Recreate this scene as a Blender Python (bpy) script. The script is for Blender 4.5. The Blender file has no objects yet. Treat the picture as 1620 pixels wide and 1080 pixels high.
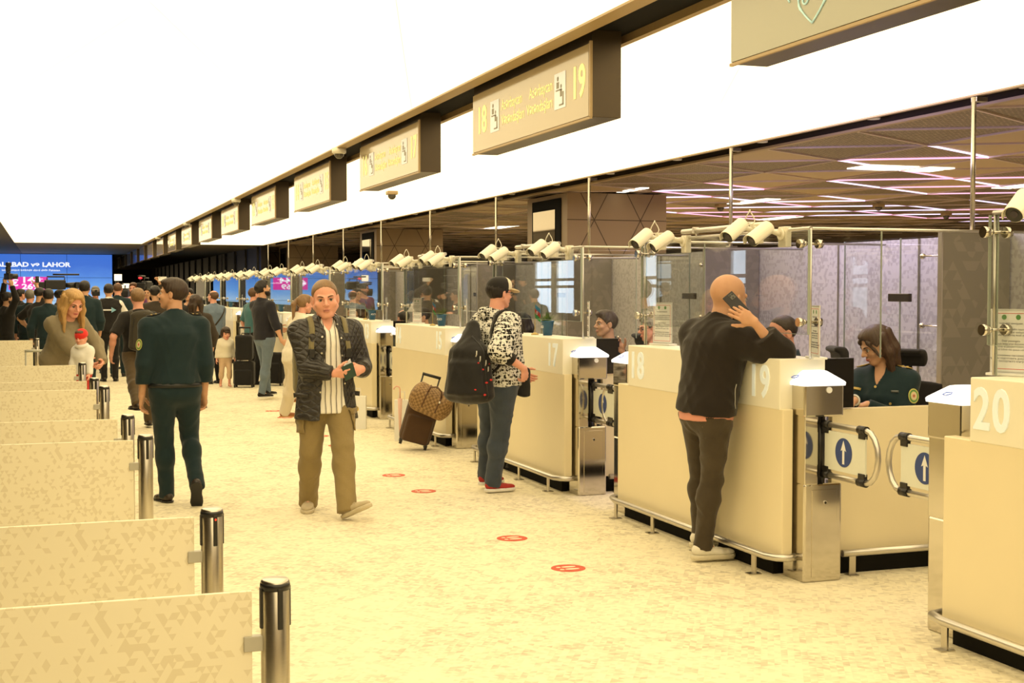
import bpy, bmesh, math, random
import numpy as np
from mathutils import Vector, Matrix, Euler

# ------------------------------------------------------------------ camera
SC = bpy.context.scene
CF, CVX, CHY, CH = 2100.0, 75.0, 460.0, 1.68          # focal px, vanishing x, horizon y, eye height
PITCH = math.atan((540 - CHY) / CF)
YAW = math.atan((810 - CVX) * math.cos(PITCH) / CF)
cam_d = bpy.data.cameras.new('camera'); cam = bpy.data.objects.new('camera', cam_d)
SC.collection.objects.link(cam)
cam_d.sensor_width = 36.0; cam_d.lens = 36.0 * CF / 1620.0
cam_d.clip_end = 300
cam.location = (0, 0, CH)
cam.rotation_euler = (math.pi / 2 - PITCH, 0, -YAW)
SC.camera = cam
# ------------------------------------------------------------------ world, exposure
W = bpy.data.worlds.new('world'); SC.world = W; W.use_nodes = True
W.node_tree.nodes['Background'].inputs[0].default_value = (1.0, 0.76, 0.42, 1)
W.node_tree.nodes['Background'].inputs[1].default_value = 0.35
SC.view_settings.view_transform = 'Standard'
SC.view_settings.look = 'None'
SC.view_settings.exposure = 0.0
SC.view_settings.gamma = 1.0
SC.view_settings.use_curve_mapping = False
CEIL_COL = (1.0, 0.82, 0.505); CEIL_STR = 1.95       # the luminous stretch ceiling lights the hall
# violet lamps behind the booths, plus added warm fills for the office zone
def area_light(name, loc, size, sizey, energy, col, rot=(0, 0, 0)):
    l = bpy.data.lights.new(name, 'AREA'); l.shape = 'RECTANGLE'; l.size = size; l.size_y = sizey
    l.energy = energy; l.color = col
    o = bpy.data.objects.new(name, l); SC.collection.objects.link(o); o.location = loc; o.rotation_euler = rot
    return o
area_light('violet_lamp', (5.2, 9.0, 2.9), 0.5, 2.2, 46, (0.56, 0.48, 1.0), (0, math.radians(-48), 0))
area_light('violet_lamp', (8.3, 12.5, 2.9), 2.5, 5, 50, (0.65, 0.55, 1.0))
area_light('office_fill', (10.5, 22, 2.9), 4, 16, 330, (1.0, 0.80, 0.50))  # added fill, stands in for floor bounce onto the lattice ceiling
area_light('office_fill', (7.6, 14.2, 2.9), 2.0, 2.5, 60, (1.0, 0.80, 0.50))  # added fill to warm the nearest column
area_light('office_fill', (12.5, 9, 2.9), 4, 8, 200, (1.0, 0.80, 0.50))

# ------------------------------------------------------------------ camera maths: pixel -> point
_fw = np.array([math.sin(YAW) * math.cos(PITCH), math.cos(YAW) * math.cos(PITCH), -math.sin(PITCH)])
_rt = np.array([math.cos(YAW), -math.sin(YAW), 0.0]); _up = np.cross(_rt, _fw)
def at(px, py, X=None, Y=None, Z=None, D=None):
    r = _fw + _rt * (px - 810) / CF + _up * (540 - py) / CF
    if X is not None: t = X / r[0]
    elif Y is not None: t = Y / r[1]
    elif Z is not None: t = (Z - CH) / r[2]
    else: t = D
    return np.array([0, 0, CH]) + r * t

# ------------------------------------------------------------------ object helpers
COL = SC.collection
def tag(o, label=None, cat=None, group=None, kind=None):
    if label: o['label'] = label
    if cat: o['category'] = cat
    if group: o['group'] = group
    if kind: o['kind'] = kind
    return o
def empty(name, loc=(0, 0, 0), rz=0.0, label=None, cat=None, group=None):
    o = bpy.data.objects.new(name, None); COL.objects.link(o)
    o.location = loc; o.rotation_euler = (0, 0, rz); o.empty_display_size = 0.1
    return tag(o, label, cat, group)
def copy_tree(o, parent=None):
    c = o.copy(); COL.objects.link(c); c.parent = parent
    for ch in list(o.children): copy_tree(ch, c)
    return c
def link_mesh(name, me, mats, parent=None):
    o = bpy.data.objects.new(name, me); COL.objects.link(o)
    if parent is not None: o.parent = parent
    for m in (mats if isinstance(mats, (list, tuple)) else [mats]): me.materials.append(m)
    return o

class MB:
    """collects shapes and links them as one mesh object"""
    def __init__(s): s.bm = bmesh.new(); s.uv = None
    def _new(s, verts, M=None):
        if M is not None: bmesh.ops.transform(s.bm, matrix=M, verts=verts)
    def box(s, x0, x1, y0, y1, z0, z1, mi=0, bev=0.0, M=None, seg=2):
        r = bmesh.ops.create_cube(s.bm, size=1.0)
        vs = r['verts']
        for v in vs:
            v.co = Vector(((x0 + x1) / 2 + v.co.x * (x1 - x0), (y0 + y1) / 2 + v.co.y * (y1 - y0), (z0 + z1) / 2 + v.co.z * (z1 - z0)))
        fs = set(f for v in vs for f in v.link_faces)
        for f in fs: f.material_index = mi
        if bev > 0:
            es = list(set(e for v in vs for e in v.link_edges))
            r = bmesh.ops.bevel(s.bm, geom=es + vs, offset=bev, segments=seg, affect='EDGES', profile=0.5)
            vs = list(set(v for f in r['faces'] for v in f.verts) | set(v for v in vs if v.is_valid))
            for f in r['faces']: f.material_index = mi
        if M is not None: s._new([v for v in vs if v.is_valid], M)
        return s
    def tube(s, pts, r, n=10, mi=0, closed=False, caps=True, M=None, rs=None):
        pts = [Vector(p) for p in pts]; N = len(pts); rings = []
        up = Vector((0, 0, 1)); prev = None
        for i, p in enumerate(pts):
            if closed: t = (pts[(i + 1) % N] - pts[i - 1])
            else: t = (pts[min(i + 1, N - 1)] - pts[max(i - 1, 0)])
            if t.length < 1e-9: t = Vector((0, 0, 1))
            t.normalize()
            if prev is None:
                a = up if abs(t.z) < 0.9 else Vector((1, 0, 0))
                u = t.cross(a).normalized()
            else:
                u = (prev - t * prev.dot(t)).normalized()
            prev = u; v = t.cross(u)
            rr = rs[i] if rs else r
            rings.append([s.bm.verts.new(p + (u * math.cos(2 * math.pi * k / n) + v * math.sin(2 * math.pi * k / n)) * rr) for k in range(n)])
        vs = [v for g in rings for v in g]
        for i in range(N if closed else N - 1):
            a, b = rings[i], rings[(i + 1) % N]
            for k in range(n):
                f = s.bm.faces.new((a[k], a[(k + 1) % n], b[(k + 1) % n], b[k])); f.smooth = True; f.material_index = mi
        if caps and not closed:
            f = s.bm.faces.new(rings[0][::-1]); f.material_index = mi
            f = s.bm.faces.new(rings[-1]); f.material_index = mi
        if M is not None: s._new(vs, M)
        return s
    def cyl(s, a, b, r, n=20, mi=0, r2=None, M=None):
        return s.tube([a, b], r, n, mi, rs=[r, r if r2 is None else r2], M=M)
    def sphere(s, c, r, u=16, v=10, mi=0, sc=(1, 1, 1), M=None):
        q = bmesh.ops.create_uvsphere(s.bm, u_segments=u, v_segments=v, radius=1.0)
        vs = q['verts']
        for w in vs: w.co = Vector((c[0] + w.co.x * r * sc[0], c[1] + w.co.y * r * sc[1], c[2] + w.co.z * r * sc[2]))
        for f in set(f for w in vs for f in w.link_faces): f.smooth = True; f.material_index = mi
        if M is not None: s._new(vs, M)
        return s
    def prism(s, poly, h0, h1, mi=0, M=None, smooth=False):
        """poly: list of (x,y); extruded from h0 to h1 along z"""
        a = [s.bm.verts.new((p[0], p[1], h0)) for p in poly]; b = [s.bm.verts.new((p[0], p[1], h1)) for p in poly]
        n = len(poly); fs = [s.bm.faces.new(a[::-1]), s.bm.faces.new(b)]
        for k in range(n):
            f = s.bm.faces.new((a[k], a[(k + 1) % n], b[(k + 1) % n], b[k])); fs.append(f); f.smooth = smooth
        for f in fs: f.material_index = mi
        if M is not None: s._new(a + b, M)
        return s
    def lathe(s, prof, n=24, mi=0, M=None, c=(0, 0, 0)):
        rings = [[s.bm.verts.new((c[0] + r * math.cos(2 * math.pi * k / n), c[1] + r * math.sin(2 * math.pi * k / n), c[2] + z)) for k in range(n)] for r, z in prof]
        for i in range(len(rings) - 1):
            for k in range(n):
                f = s.bm.faces.new((rings[i][k], rings[i][(k + 1) % n], rings[i + 1][(k + 1) % n], rings[i + 1][k])); f.smooth = True; f.material_index = mi
        if prof[0][0] > 1e-6: s.bm.faces.new(rings[0][::-1]).material_index = mi
        if prof[-1][0] > 1e-6: s.bm.faces.new(rings[-1]).material_index = mi
        if M is not None: s._new([v for g in rings for v in g], M)
        return s
    def quad(s, a, b, c, d, mi=0):
        f = s.bm.faces.new([s.bm.verts.new(p) for p in (a, b, c, d)]); f.material_index = mi; return s
    def build(s, name, mats, parent=None, smooth=False):
        bmesh.ops.recalc_face_normals(s.bm, faces=s.bm.faces)
        me = bpy.data.meshes.new(name); s.bm.to_mesh(me); s.bm.free()
        if smooth:
            me.polygons.foreach_set('use_smooth', [True] * len(me.polygons))
        return link_mesh(name, me, mats, parent)

def text(name, body, size, M, mat, parent=None, ext=0.002, align='CENTER', bold=0.0, sx=1.0, space=1.0):
    cu = bpy.data.curves.new(name, 'FONT'); cu.body = body; cu.size = size; cu.extrude = ext
    cu.align_x = align; cu.align_y = 'CENTER'; cu.offset = bold; cu.space_character = space; cu.resolution_u = 4
    t = bpy.data.objects.new(name, cu); COL.objects.link(t)
    dg = bpy.context.evaluated_depsgraph_get(); dg.update()
    me = bpy.data.meshes.new_from_object(t.evaluated_get(dg))
    bpy.data.objects.remove(t); bpy.data.curves.remove(cu)
    me.transform(M @ Matrix.Diagonal((sx, 1, 1, 1)))
    me.materials.clear()
    return link_mesh(name, me, mat, parent)
def frame(origin, xdir, ydir):
    """matrix whose local x,y axes are xdir,ydir and z = x cross y"""
    x = Vector(xdir).normalized(); y = Vector(ydir).normalized(); z = x.cross(y)
    M = Matrix((x, y, z)).transposed().to_4x4(); M.translation = Vector(origin); return M

# ------------------------------------------------------------------ materials
def lin(c):
    if isinstance(c, str):
        c = tuple(int(c[i:i + 2], 16) / 255 for i in (0, 2, 4))
        c = tuple(v / 12.92 if v <= 0.04045 else ((v + 0.055) / 1.055) ** 2.4 for v in c)
    return (*c, 1.0)
class NT:
    def __init__(s, name):
        s.m = bpy.data.materials.new(name); s.m.use_nodes = True; s.t = s.m.node_tree
        s.b = s.t.nodes['Principled BSDF']; s.o = s.t.nodes['Material Output']
    def n(s, typ, **k):
        nd = s.t.nodes.new(typ)
        for a, v in k.items(): setattr(nd, a, v)
        return nd
    def l(s, a, b): s.t.links.new(a, b)
    def math(s, op, a, b=None, c=None):
        nd = s.n('ShaderNodeMath', operation=op)
        for i, v in enumerate((a, b, c)):
            if v is None: continue
            if isinstance(v, (int, float)): nd.inputs[i].default_value = v
            else: s.l(v, nd.inputs[i])
        return nd.outputs[0]
    def mix(s, fac, a, b):
        nd = s.n('ShaderNodeMix', data_type='RGBA')
        for sock, v in ((nd.inputs[0], fac), (nd.inputs[6], a), (nd.inputs[7], b)):
            if isinstance(v, (int, float)): sock.default_value = v
            elif isinstance(v, tuple): sock.default_value = v
            else: s.l(v, sock)
        return nd.outputs[2]
    def noise(s, vec, scale, detail=3, rough=0.5):
        nd = s.n('ShaderNodeTexNoise'); nd.inputs['Scale'].default_value = scale; nd.inputs['Detail'].default_value = detail
        nd.inputs['Roughness'].default_value = rough
        if vec is not None: s.l(vec, nd.inputs['Vector'])
        return nd.outputs['Fac']
    def coord(s, kind='Object'): return s.n('ShaderNodeTexCoord').outputs[kind]
    def scale(s, vec, sc):
        nd = s.n('ShaderNodeMapping'); nd.inputs['Scale'].default_value = sc; s.l(vec, nd.inputs['Vector']); return nd.outputs[0]
    def ramp(s, fac, pts):
        nd = s.n('ShaderNodeValToRGB'); r = nd.color_ramp
        while len(r.elements) < len(pts): r.elements.new(0.5)
        for e, (p, c) in zip(r.elements, pts): e.position = p; e.color = c
        s.l(fac, nd.inputs[0]); return nd.outputs[0]
    def bump(s, h, strength=0.3, dist=0.01):
        nd = s.n('ShaderNodeBump'); nd.inputs['Strength'].default_value = strength; nd.inputs['Distance'].default_value = dist
        s.l(h, nd.inputs['Height']); s.l(nd.outputs[0], s.b.inputs['Normal']); return nd
    def base(s, col, rough=0.5, metal=0.0, spec=0.5):
        if isinstance(col, tuple): s.b.inputs['Base Color'].default_value = col
        else: s.l(col, s.b.inputs['Base Color'])
        s.b.inputs['Roughness'].default_value = rough; s.b.inputs['Metallic'].default_value = metal
        s.b.inputs['Specular IOR Level'].default_value = spec
        return s.m
MC = {}
def mat(name, col, rough=0.5, metal=0.0, spec=0.5, vary=0.06, nscale=40, bump=0.0, em=None, es=0.0):
    """procedural surface: base colour with a fine noise variation, optional bump and glow"""
    if name in MC: return MC[name]
    t = NT(name); c = lin(col); co = t.coord()
    n = t.noise(co, nscale, 3)
    d = tuple(v * (1 - vary) for v in c[:3]) + (1,); e = tuple(min(1, v * (1 + vary)) for v in c[:3]) + (1,)
    t.base(t.mix(n, d, e), rough, metal, spec)
    if bump > 0: t.bump(n, bump, 0.004)
    if em is not None:
        t.b.inputs['Emission Color'].default_value = lin(em); t.b.inputs['Emission Strength'].default_value = es
    MC[name] = t.m; return t.m
def fabric(name, col, scale=300, bump=0.25, rough=0.85, vary=0.10, wave=None):
    if name in MC: return MC[name]
    t = NT(name); c = lin(col); co = t.coord()
    n1 = t.noise(co, 9, 4); n2 = t.noise(co, scale, 2)
    f = t.math('ADD', t.math('MULTIPLY', n1, 0.7), t.math('MULTIPLY', n2, 0.3))
    t.base(t.mix(f, tuple(v * (1 - vary * 2) for v in c[:3]) + (1,), tuple(min(1, v * (1 + vary * 2)) for v in c[:3]) + (1,)), rough, 0, 0.25)
    t.b.inputs['Sheen Weight'].default_value = 0.15
    t.bump(t.math('ADD', t.math('MULTIPLY', n2, 0.25), t.noise(co, 22, 4)), bump, 0.012)
    MC[name] = t.m; return t.m
def tri_fac(t, ax, ay, size, sparse=0.5):
    """random value per cell of a triangular grid"""
    sep = t.n('ShaderNodeSeparateXYZ'); t.l(t.coord(), sep.inputs[0])
    o = {'x': sep.outputs[0], 'y': sep.outputs[1], 'z': sep.outputs[2]}
    u = t.math('DIVIDE', o[ax], size); v = t.math('DIVIDE', o[ay], size * 0.866)
    a = t.math('SUBTRACT', u, t.math('MULTIPLY', v, 0.5))
    fa = t.math('FLOOR', a); fv = t.math('FLOOR', v)
    up = t.math('GREATER_THAN', t.math('ADD', t.math('FRACT', a), t.math('FRACT', v)), 1.0)
    cb = t.n('ShaderNodeCombineXYZ'); t.l(fa, cb.inputs[0]); t.l(fv, cb.inputs[1]); t.l(up, cb.inputs[2])
    wn = t.n('ShaderNodeTexWhiteNoise', noise_dimensions='3D'); t.l(cb.outputs[0], wn.inputs['Vector'])
    return wn.outputs['Value'], cb.outputs[0]
def tri_mat(name, base, dark, size, ax='x', ay='z', rough=0.6, thr=0.72, metal=0.0, spec=0.4, cloud=2.5, bumpy=0.0, light=None):
    t = NT(name); f, cell = tri_fac(t, ax, ay, size)
    cl = t.noise(t.coord(), cloud, 3)
    g = t.math('GREATER_THAN', t.math('ADD', f, t.math('MULTIPLY', t.math('SUBTRACT', cl, 0.5), 0.9)), thr)
    b = t.mix(cl, lin(base), lin(light or base))
    t.base(t.mix(g, b, lin(dark)), rough, metal, spec)
    if bumpy: t.bump(t.noise(t.coord(), 180, 3), bumpy, 0.004)
    MC[name] = t.m; return t.m
def glow(name, col, strength):
    t = NT(name); t.base((0.8, 0.8, 0.8, 1), 0.6)
    t.b.inputs['Base Color'].default_value = lin(col)
    t.b.inputs['Emission Color'].default_value = lin(col); t.b.inputs['Emission Strength'].default_value = strength
    MC[name] = t.m; return t.m
def glass_mat(name, tint='fdfefd', refl=1.0):
    t = NT(name); t.t.nodes.remove(t.b)
    tr = t.n('ShaderNodeBsdfTransparent'); tr.inputs[0].default_value = lin(tint)
    gl = t.n('ShaderNodeBsdfGlossy'); gl.inputs['Roughness'].default_value = 0.0
    ge = t.n('ShaderNodeNewGeometry'); dp = t.n('ShaderNodeVectorMath', operation='DOT_PRODUCT')   # thin-glass Fresnel (Schlick), same on both faces
    t.l(ge.outputs['Normal'], dp.inputs[0]); t.l(ge.outputs['Incoming'], dp.inputs[1])
    fz = t.math('POWER', t.math('SUBTRACT', 1.0, t.math('ABSOLUTE', dp.outputs['Value'])), 5.0)
    fr = t.math('MULTIPLY', t.math('ADD', 0.045, t.math('MULTIPLY', fz, 0.955)), refl)
    mx = t.n('ShaderNodeMixShader'); t.l(fr, mx.inputs[0]); t.l(tr.outputs[0], mx.inputs[1]); t.l(gl.outputs[0], mx.inputs[2])
    t.l(mx.outputs[0], t.o.inputs['Surface']); MC[name] = t.m; return t.m

M_steel = NT('brushed_steel')
_n = M_steel.noise(M_steel.scale(M_steel.coord(), (1, 1, 60)), 30, 2)
M_steel.base(M_steel.mix(_n, (0.50, 0.46, 0.38, 1), (0.66, 0.62, 0.54, 1)), 0.28, 1.0); M_steel = M_steel.m
M_chrome = mat('polished_steel', (0.62, 0.58, 0.50), 0.09, 1.0, vary=0.04, nscale=6)
M_tube = mat('satin_steel_tube', (0.64, 0.61, 0.55), 0.36, 1.0, vary=0.04)
M_black = mat('black_plastic', (0.012, 0.011, 0.010), 0.35)
M_blackm = mat('matt_black', (0.010, 0.009, 0.007), 0.8, spec=0.1)
M_white = mat('white_plastic', (0.80, 0.80, 0.76), 0.35, vary=0.02)
M_cream = mat('cream_laminate', (0.86, 0.82, 0.66), 0.42, vary=0.02, nscale=5)
M_cream2 = mat('warm_cream_laminate', (0.82, 0.72, 0.48), 0.30, vary=0.03, nscale=3)
M_numeral = mat('pale_numeral', (0.80, 0.86, 0.84), 0.4, vary=0.02, em=(0.8, 0.9, 0.8), es=0.15)
M_glass = glass_mat('clear_glass'); M_fglass = glass_mat('front_screen_glass', 'fdfefd', 1.6)
M_gedge = mat('glass_edge_green', (0.33, 0.37, 0.31), 0.15, spec=0.8)
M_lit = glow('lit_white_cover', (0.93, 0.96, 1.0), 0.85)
M_tan = mat('tan_trim', (0.42, 0.30, 0.15), 0.45)
M_bronze = mat('bronze_panel', (0.075, 0.055, 0.033), 0.32, metal=0.55, vary=0.08, nscale=3)
M_brown = mat('dark_brown_panel', (0.06, 0.045, 0.028), 0.6)
M_paper = mat('white_paper', (0.80, 0.80, 0.78), 0.6, vary=0.02)
M_ink = mat('grey_ink', (0.10, 0.10, 0.12), 0.7)
M_red = mat('red_mark', (0.60, 0.03, 0.02), 0.6)
M_blue = mat('blue_disc', (0.03, 0.06, 0.22), 0.5)
# ================================================================== THE SETTING
HC = 3.03                                             # ceiling height
def struct(name, mb, m, parent=None):
    o = mb.build(name, m, parent)
    if parent is None: o['kind'] = 'structure'
    return o
# floor: pale carpet tiles speckled with small triangles
t = NT('speckled_floor')
f1, _ = tri_fac(t, 'x', 'y', 0.035); f2, _ = tri_fac(t, 'x', 'y', 0.105)
cl = t.noise(t.coord(), 1.1, 4, 0.6); cl2 = t.noise(t.coord(), 6.0, 4, 0.6)
k = t.math('ADD', t.math('ADD', t.math('MULTIPLY', f1, 0.55), t.math('MULTIPLY', f2, 0.35)), t.math('ADD', t.math('MULTIPLY', cl, 0.9), t.math('MULTIPLY', cl2, 0.5)))
g = t.math('MULTIPLY', k, 0.5)
fac = t.ramp(g, [(0.50, (0, 0, 0, 1)), (0.66, (0.4, 0.4, 0.4, 1)), (0.84, (1, 1, 1, 1))])
t.base(t.mix(fac, (0.84, 0.77, 0.56, 1), (0.53, 0.47, 0.33, 1)), 0.75, 0, 0.25)
t.bump(t.noise(t.coord(), 260, 2), 0.25, 0.003)
struct('floor', MB().box(-9.2, 20, -6, 92, -0.1, 0), t.m)

t = NT('luminous_stretch_ceiling')                    # back-lit membrane, evenly glowing, with faint welded seams
t.base((0.8, 0.78, 0.7, 1), 0.5)
t.b.inputs['Emission Color'].default_value = (*CEIL_COL, 1); t.b.inputs['Emission Strength'].default_value = CEIL_STR
M_lum = t.m
M_seam = mat('seam_line', (0.45, 0.40, 0.25), 0.6, em=(1.0, 0.87, 0.50), es=1.05)
YC = 39.6
struct('ceiling', MB().box(-0.85, 2.57, -6, YC, HC, HC + 0.05), M_lum)
struct('ceiling', MB().box(3.0, 6.03, -6, YC, HC, HC + 0.05), M_lum)
mb = MB()
for (x0, y0, x1, y1) in [(0.15, 5.4, 2.57, 13.5), (0.41, 6.8, -0.8, 12.5), (1.3, 5.2, 2.57, 9.6), (2.57, 13, -0.8, 19), (3.0, 9.0, 6.0, 12.6), (4.2, 4.4, 6.0, 8.6), (3.0, 5.0, 4.6, 8.6), (3.0, 15, 6.0, 19.0)]:
    d = Vector((x1 - x0, y1 - y0, 0)).normalized(); p = Vector((-d.y, d.x, 0)) * 0.0022
    a, b = Vector((x0, y0, HC - 0.001)), Vector((x1, y1, HC - 0.001))
    mb.quad(a - p, b - p, b + p, a + p)
struct('trim_5', mb, M_seam)
# channel that carries the sign boxes
mb = MB(); mb.box(2.57, 2.67, -6, YC, HC - 0.012, HC + 0.05); mb.box(2.96, 3.0, -6, YC, HC - 0.012, HC + 0.05)
struct('trim_1', mb, M_tan)
mb = MB(); mb.box(2.67, 2.96, -6, 90, HC + 0.03, HC + 0.10); struct('trim_2', mb, M_blackm)
# right-hand edge: trim, dark slot with small downlights, second trim
mb = MB(); mb.box(6.03, 6.07, -6, YC, HC - 0.012, HC + 0.05); mb.box(6.40, 6.47, -6, YC, HC - 0.012, HC + 0.008); struct('trim_3', mb, M_tan)
struct('trim_4', MB().box(6.04, 6.46, -6, YC, HC + 0.22, HC + 0.26).box(6.41, 6.46, -6, YC, HC + 0.008, HC + 0.22).box(6.035, 6.07, -6, YC, HC + 0.05, HC + 0.22), mat('slot_dark_brown', (.035, .024, .014), .8, spec=.1))
# far soffit and side soffits
M_soffit = mat('taupe_soffit', (0.30, 0.24, 0.15), 0.6)
struct('ceiling', MB().box(-0.85, 6.1, YC, 90, HC, HC + 0.05), M_soffit)
struct('ceiling', MB().box(-9.2, -0.85, -6, 90, HC - 0.01, HC + 0.05), M_brown)
# lattice ceiling over the office zone: triangles of expanded mesh between metal strips
t = NT('mesh_lattice_panel')
f, cell = tri_fac(t, 'y', 'x', 1.5)
sc = t.scale(t.coord(), (19, 19, 1)); vo = t.n('ShaderNodeTexVoronoi'); vo.inputs['Scale'].default_value = 1.0; vo.inputs['Randomness'].default_value = 0.15
t.l(sc, vo.inputs['Vector'])
holes = t.math('LESS_THAN', vo.outputs['Distance'], 0.36)
solid = t.math('GREATER_THAN', f, 0.62)
holes = t.math('MULTIPLY', holes, t.math('SUBTRACT', 1.0, solid))
c1 = t.mix(f, (0.32, 0.24, 0.145, 1), (0.46, 0.35, 0.21, 1))
c1 = t.mix(solid, c1, (0.52, 0.39, 0.21, 1))
t.base(t.mix(holes, c1, (0.02, 0.014, 0.008, 1)), 0.45, 0.2); M_lattice = t.m
struct('ceiling', MB().box(6.47, 20, -6, 50, HC + 0.02, HC + 0.10), M_lattice)
M_strip = mat('lattice_strip', (0.72, 0.60, 0.52), 0.35, metal=0.4)
M_led = glow('violet_led_strip', (0.80, 0.66, 1.0), 1.6)
M_ledp = glow('pink_led_strip', (1.0, 0.50, 0.72), 1.2)
mb = MB(); led = MB(); ledp = MB(); s = 1.5; hh = s * 0.866
def bar(mbx, a, b, w, z0, z1):
    d = Vector((b[0] - a[0], b[1] - a[1], 0)); L = d.length; d.normalize()
    M = Matrix.Translation((a[0], a[1], 0)) @ Matrix.Rotation(math.atan2(d.y, d.x), 4, 'Z')
    mbx.box(0, L, -w, w, z0, z1, M=M)
rnd = random.Random(5)
for r in range(5, 16):
    x = r * hh
    if x < 19.3: bar(mb, (x, -6), (x, 50), 0.013, HC + 0.004, HC + 0.03)
    for c in range(-10, 34):
        y = c * s + r * s * 0.5
        for dy in (s * 0.5, -s * 0.5):
            if -2 < y < 48 and x + hh < 19.6:
                q = rnd.random(); hot = 5.5 < y < 22 and x > 7.0 and x > 0.42 * y
                if hot and q < 0.32: bar(led, (x, y), (x + hh, y + dy), 0.007, HC + 0.004, HC + 0.022)
                elif hot and q < 0.55: bar(ledp, (x, y), (x + hh, y + dy), 0.007, HC + 0.004, HC + 0.022)
                else: bar(mb, (x, y), (x + hh, y + dy), 0.013, HC + 0.004, HC + 0.03)
struct('trim_6', mb, M_strip); struct('trim_7', led, M_led); struct('trim_8', ledp, M_ledp)
# flush light panels in the office ceiling
M_panel = glow('flush_light_panel', (1.0, 0.93, 0.78), 2.2)
for i, (x, y, w, l) in enumerate([(9.0, 12.6, 1.1, 0.45), (8.0, 21, 0.25, 1.2), (10.2, 18, 0.25, 1.2), (9.2, 27, 0.3, 1.5), (8.1, 31, 0.3, 1.5), (12, 14, 0.3, 1.2), (7.5, 16.5, 0.12, 0.8), (13.0, 22, 0.3, 1.3)]):
    o = MB().box(x - w / 2, x + w / 2, y - l / 2, y + l / 2, HC + 0.008, HC + 0.03).build('ceiling_light', M_panel)
    tag(o, ['broad flush light panel in the lattice ceiling above the violet-lit wall', 'slim light panel in the lattice ceiling right of the second column', 'slim light panel in the lattice ceiling beyond the violet strips', 'long light panel in the lattice ceiling left of the third column', 'light panel in the lattice ceiling near the third column front', 'slim light panel far right in the lattice ceiling', 'small light slot in the lattice ceiling beside the nearest column', 'slim light panel deep in the lattice ceiling'][i], 'ceiling light')
# walls
M_dark = mat('dark_wall', (0.020, 0.015, 0.010), 0.35)
struct('wall_right', MB().box(19.0, 19.2, -6, 50, 0, 3.1), mat('taupe_wall', (0.26, 0.20, 0.13), 0.6))
struct('wall_far', MB().box(6.1, 20, 50, 50.2, 0, 3.1), mat('taupe_wall', (0.26, 0.20, 0.13), 0.6))
struct('wall_end', MB().box(2.4, 7, 88, 88.2, 0, 3.1), M_dark)
mb = MB().box(6.12, 6.30, 40.5, 90, 0, 3.1)
for i in range(18): mb.box(6.06, 6.12, 41 + i * 2.6, 41.10 + i * 2.6, 0, 3.03)
struct('wall_dark', mb, M_dark)
struct('wall_back', MB().box(-9.2, 20, -6.2, -6, 0, 3.1), mat('taupe_wall', (0.26, 0.20, 0.13), 0.6))
# left wall with tall windows (seen only as reflections in the booth glass)
M_wallL = mat('left_wall_panel', (0.34, 0.27, 0.17), 0.6)
mb = MB()
wins = [(30.8, 31.7), (36.2, 37.2), (42.8, 44.6), (45.0, 46.8)]
ys = [-6] + [v for w in wins for v in w] + [90]
for i in range(0, len(ys), 2): mb.box(-9.2, -9.0, ys[i], ys[i + 1], 0, 3.1)
for a, b in wins: mb.box(-9.2, -9.0, a, b, 0, 0.9); mb.box(-9.2, -9.0, a, b, 2.75, 3.1)
struct('wall_left', mb, M_wallL)
M_day = glow('daylight_pane', (0.72, 0.86, 1.0), 2.6)
for i, (a, b) in enumerate(wins):
    w = struct('window_%d' % (i + 1), MB().box(-9.16, -9.12, a, b, 0.9, 2.75), M_day)
    f = MB(); f.box(-9.12, -9.04, a, b, 2.03, 2.13); f.box(-9.12, -9.04, a, b, 1.78, 1.88); f.box(-9.12, -9.04, a, a + 0.05, 0.9, 2.75); f.box(-9.12, -9.04, b - 0.05, b, 0.9, 2.75)
    f.build('window_frame', M_white, w)

# columns clad in tan panels with crossing joint lines
M_clad = mat('tan_cladding', (0.33, 0.235, 0.13), 0.5, vary=0.05, nscale=2)
M_joint = mat('cladding_joint', (0.10, 0.07, 0.04), 0.7)
M_mirror = mat('dark_mirror', (0.30, 0.25, 0.17), 0.04, metal=1.0)
colY = [17.0, 28.2, 39.4, 47.5]
for i, y in enumerate(colY):
    r = struct('wall_column', MB().box(6.75, 8.25, y, y + 1.6, 0, HC), M_clad); r.name = 'wall_column'
    j = MB(); w = 0.006
    def jl(a, b):
        d = Vector((b[0] - a[0], 0, b[1] - a[1])); L = d.length
        M = Matrix.Translation((a[0], y - 0.002, a[1])) @ Matrix.Rotation(-math.atan2(d.z, d.x), 4, 'Y')
        j.box(0, L, 0, 0.01, -w, w, M=M)
    for zz in (2.66, 2.0, 1.34, 0.68): jl((6.75, zz), (8.25, zz))
    for q in (7.15, 7.85):
        for zc in (2.66, 1.34):
            for sgn in (1, -1):
                a = (q - sgn * 0.34, zc - 0.62); b = (q + sgn * 0.34, zc + 0.62)
                if b[1] > HC: f = (HC - zc) / 0.62; b = (q + sgn * 0.34 * f, HC)
                a = (max(6.75, min(8.25, a[0])), a[1]); b = (max(6.75, min(8.25, b[0])), b[1])
                jl(a, b)
    j.build('joint_lines', M_joint, r)
    if i < 3:
        mm = MB().box(6.735, 6.75, y + 0.22, y + 1.36, 1.2, 2.97).build('screen_frame', M_blackm, r)
        MB().box(6.728, 6.735, y + 0.42, y + 1.30, 1.3, 2.82).build('dark_mirror_panel', M_mirror, mm)
ORD = ['second', 'third', 'fourth', 'fifth', 'sixth', 'seventh', 'eighth', 'ninth', 'tenth', 'eleventh', 'twelfth', 'thirteenth', 'fourteenth', 'fifteenth', 'sixteenth', 'seventeenth', 'eighteenth', 'nineteenth']
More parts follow.
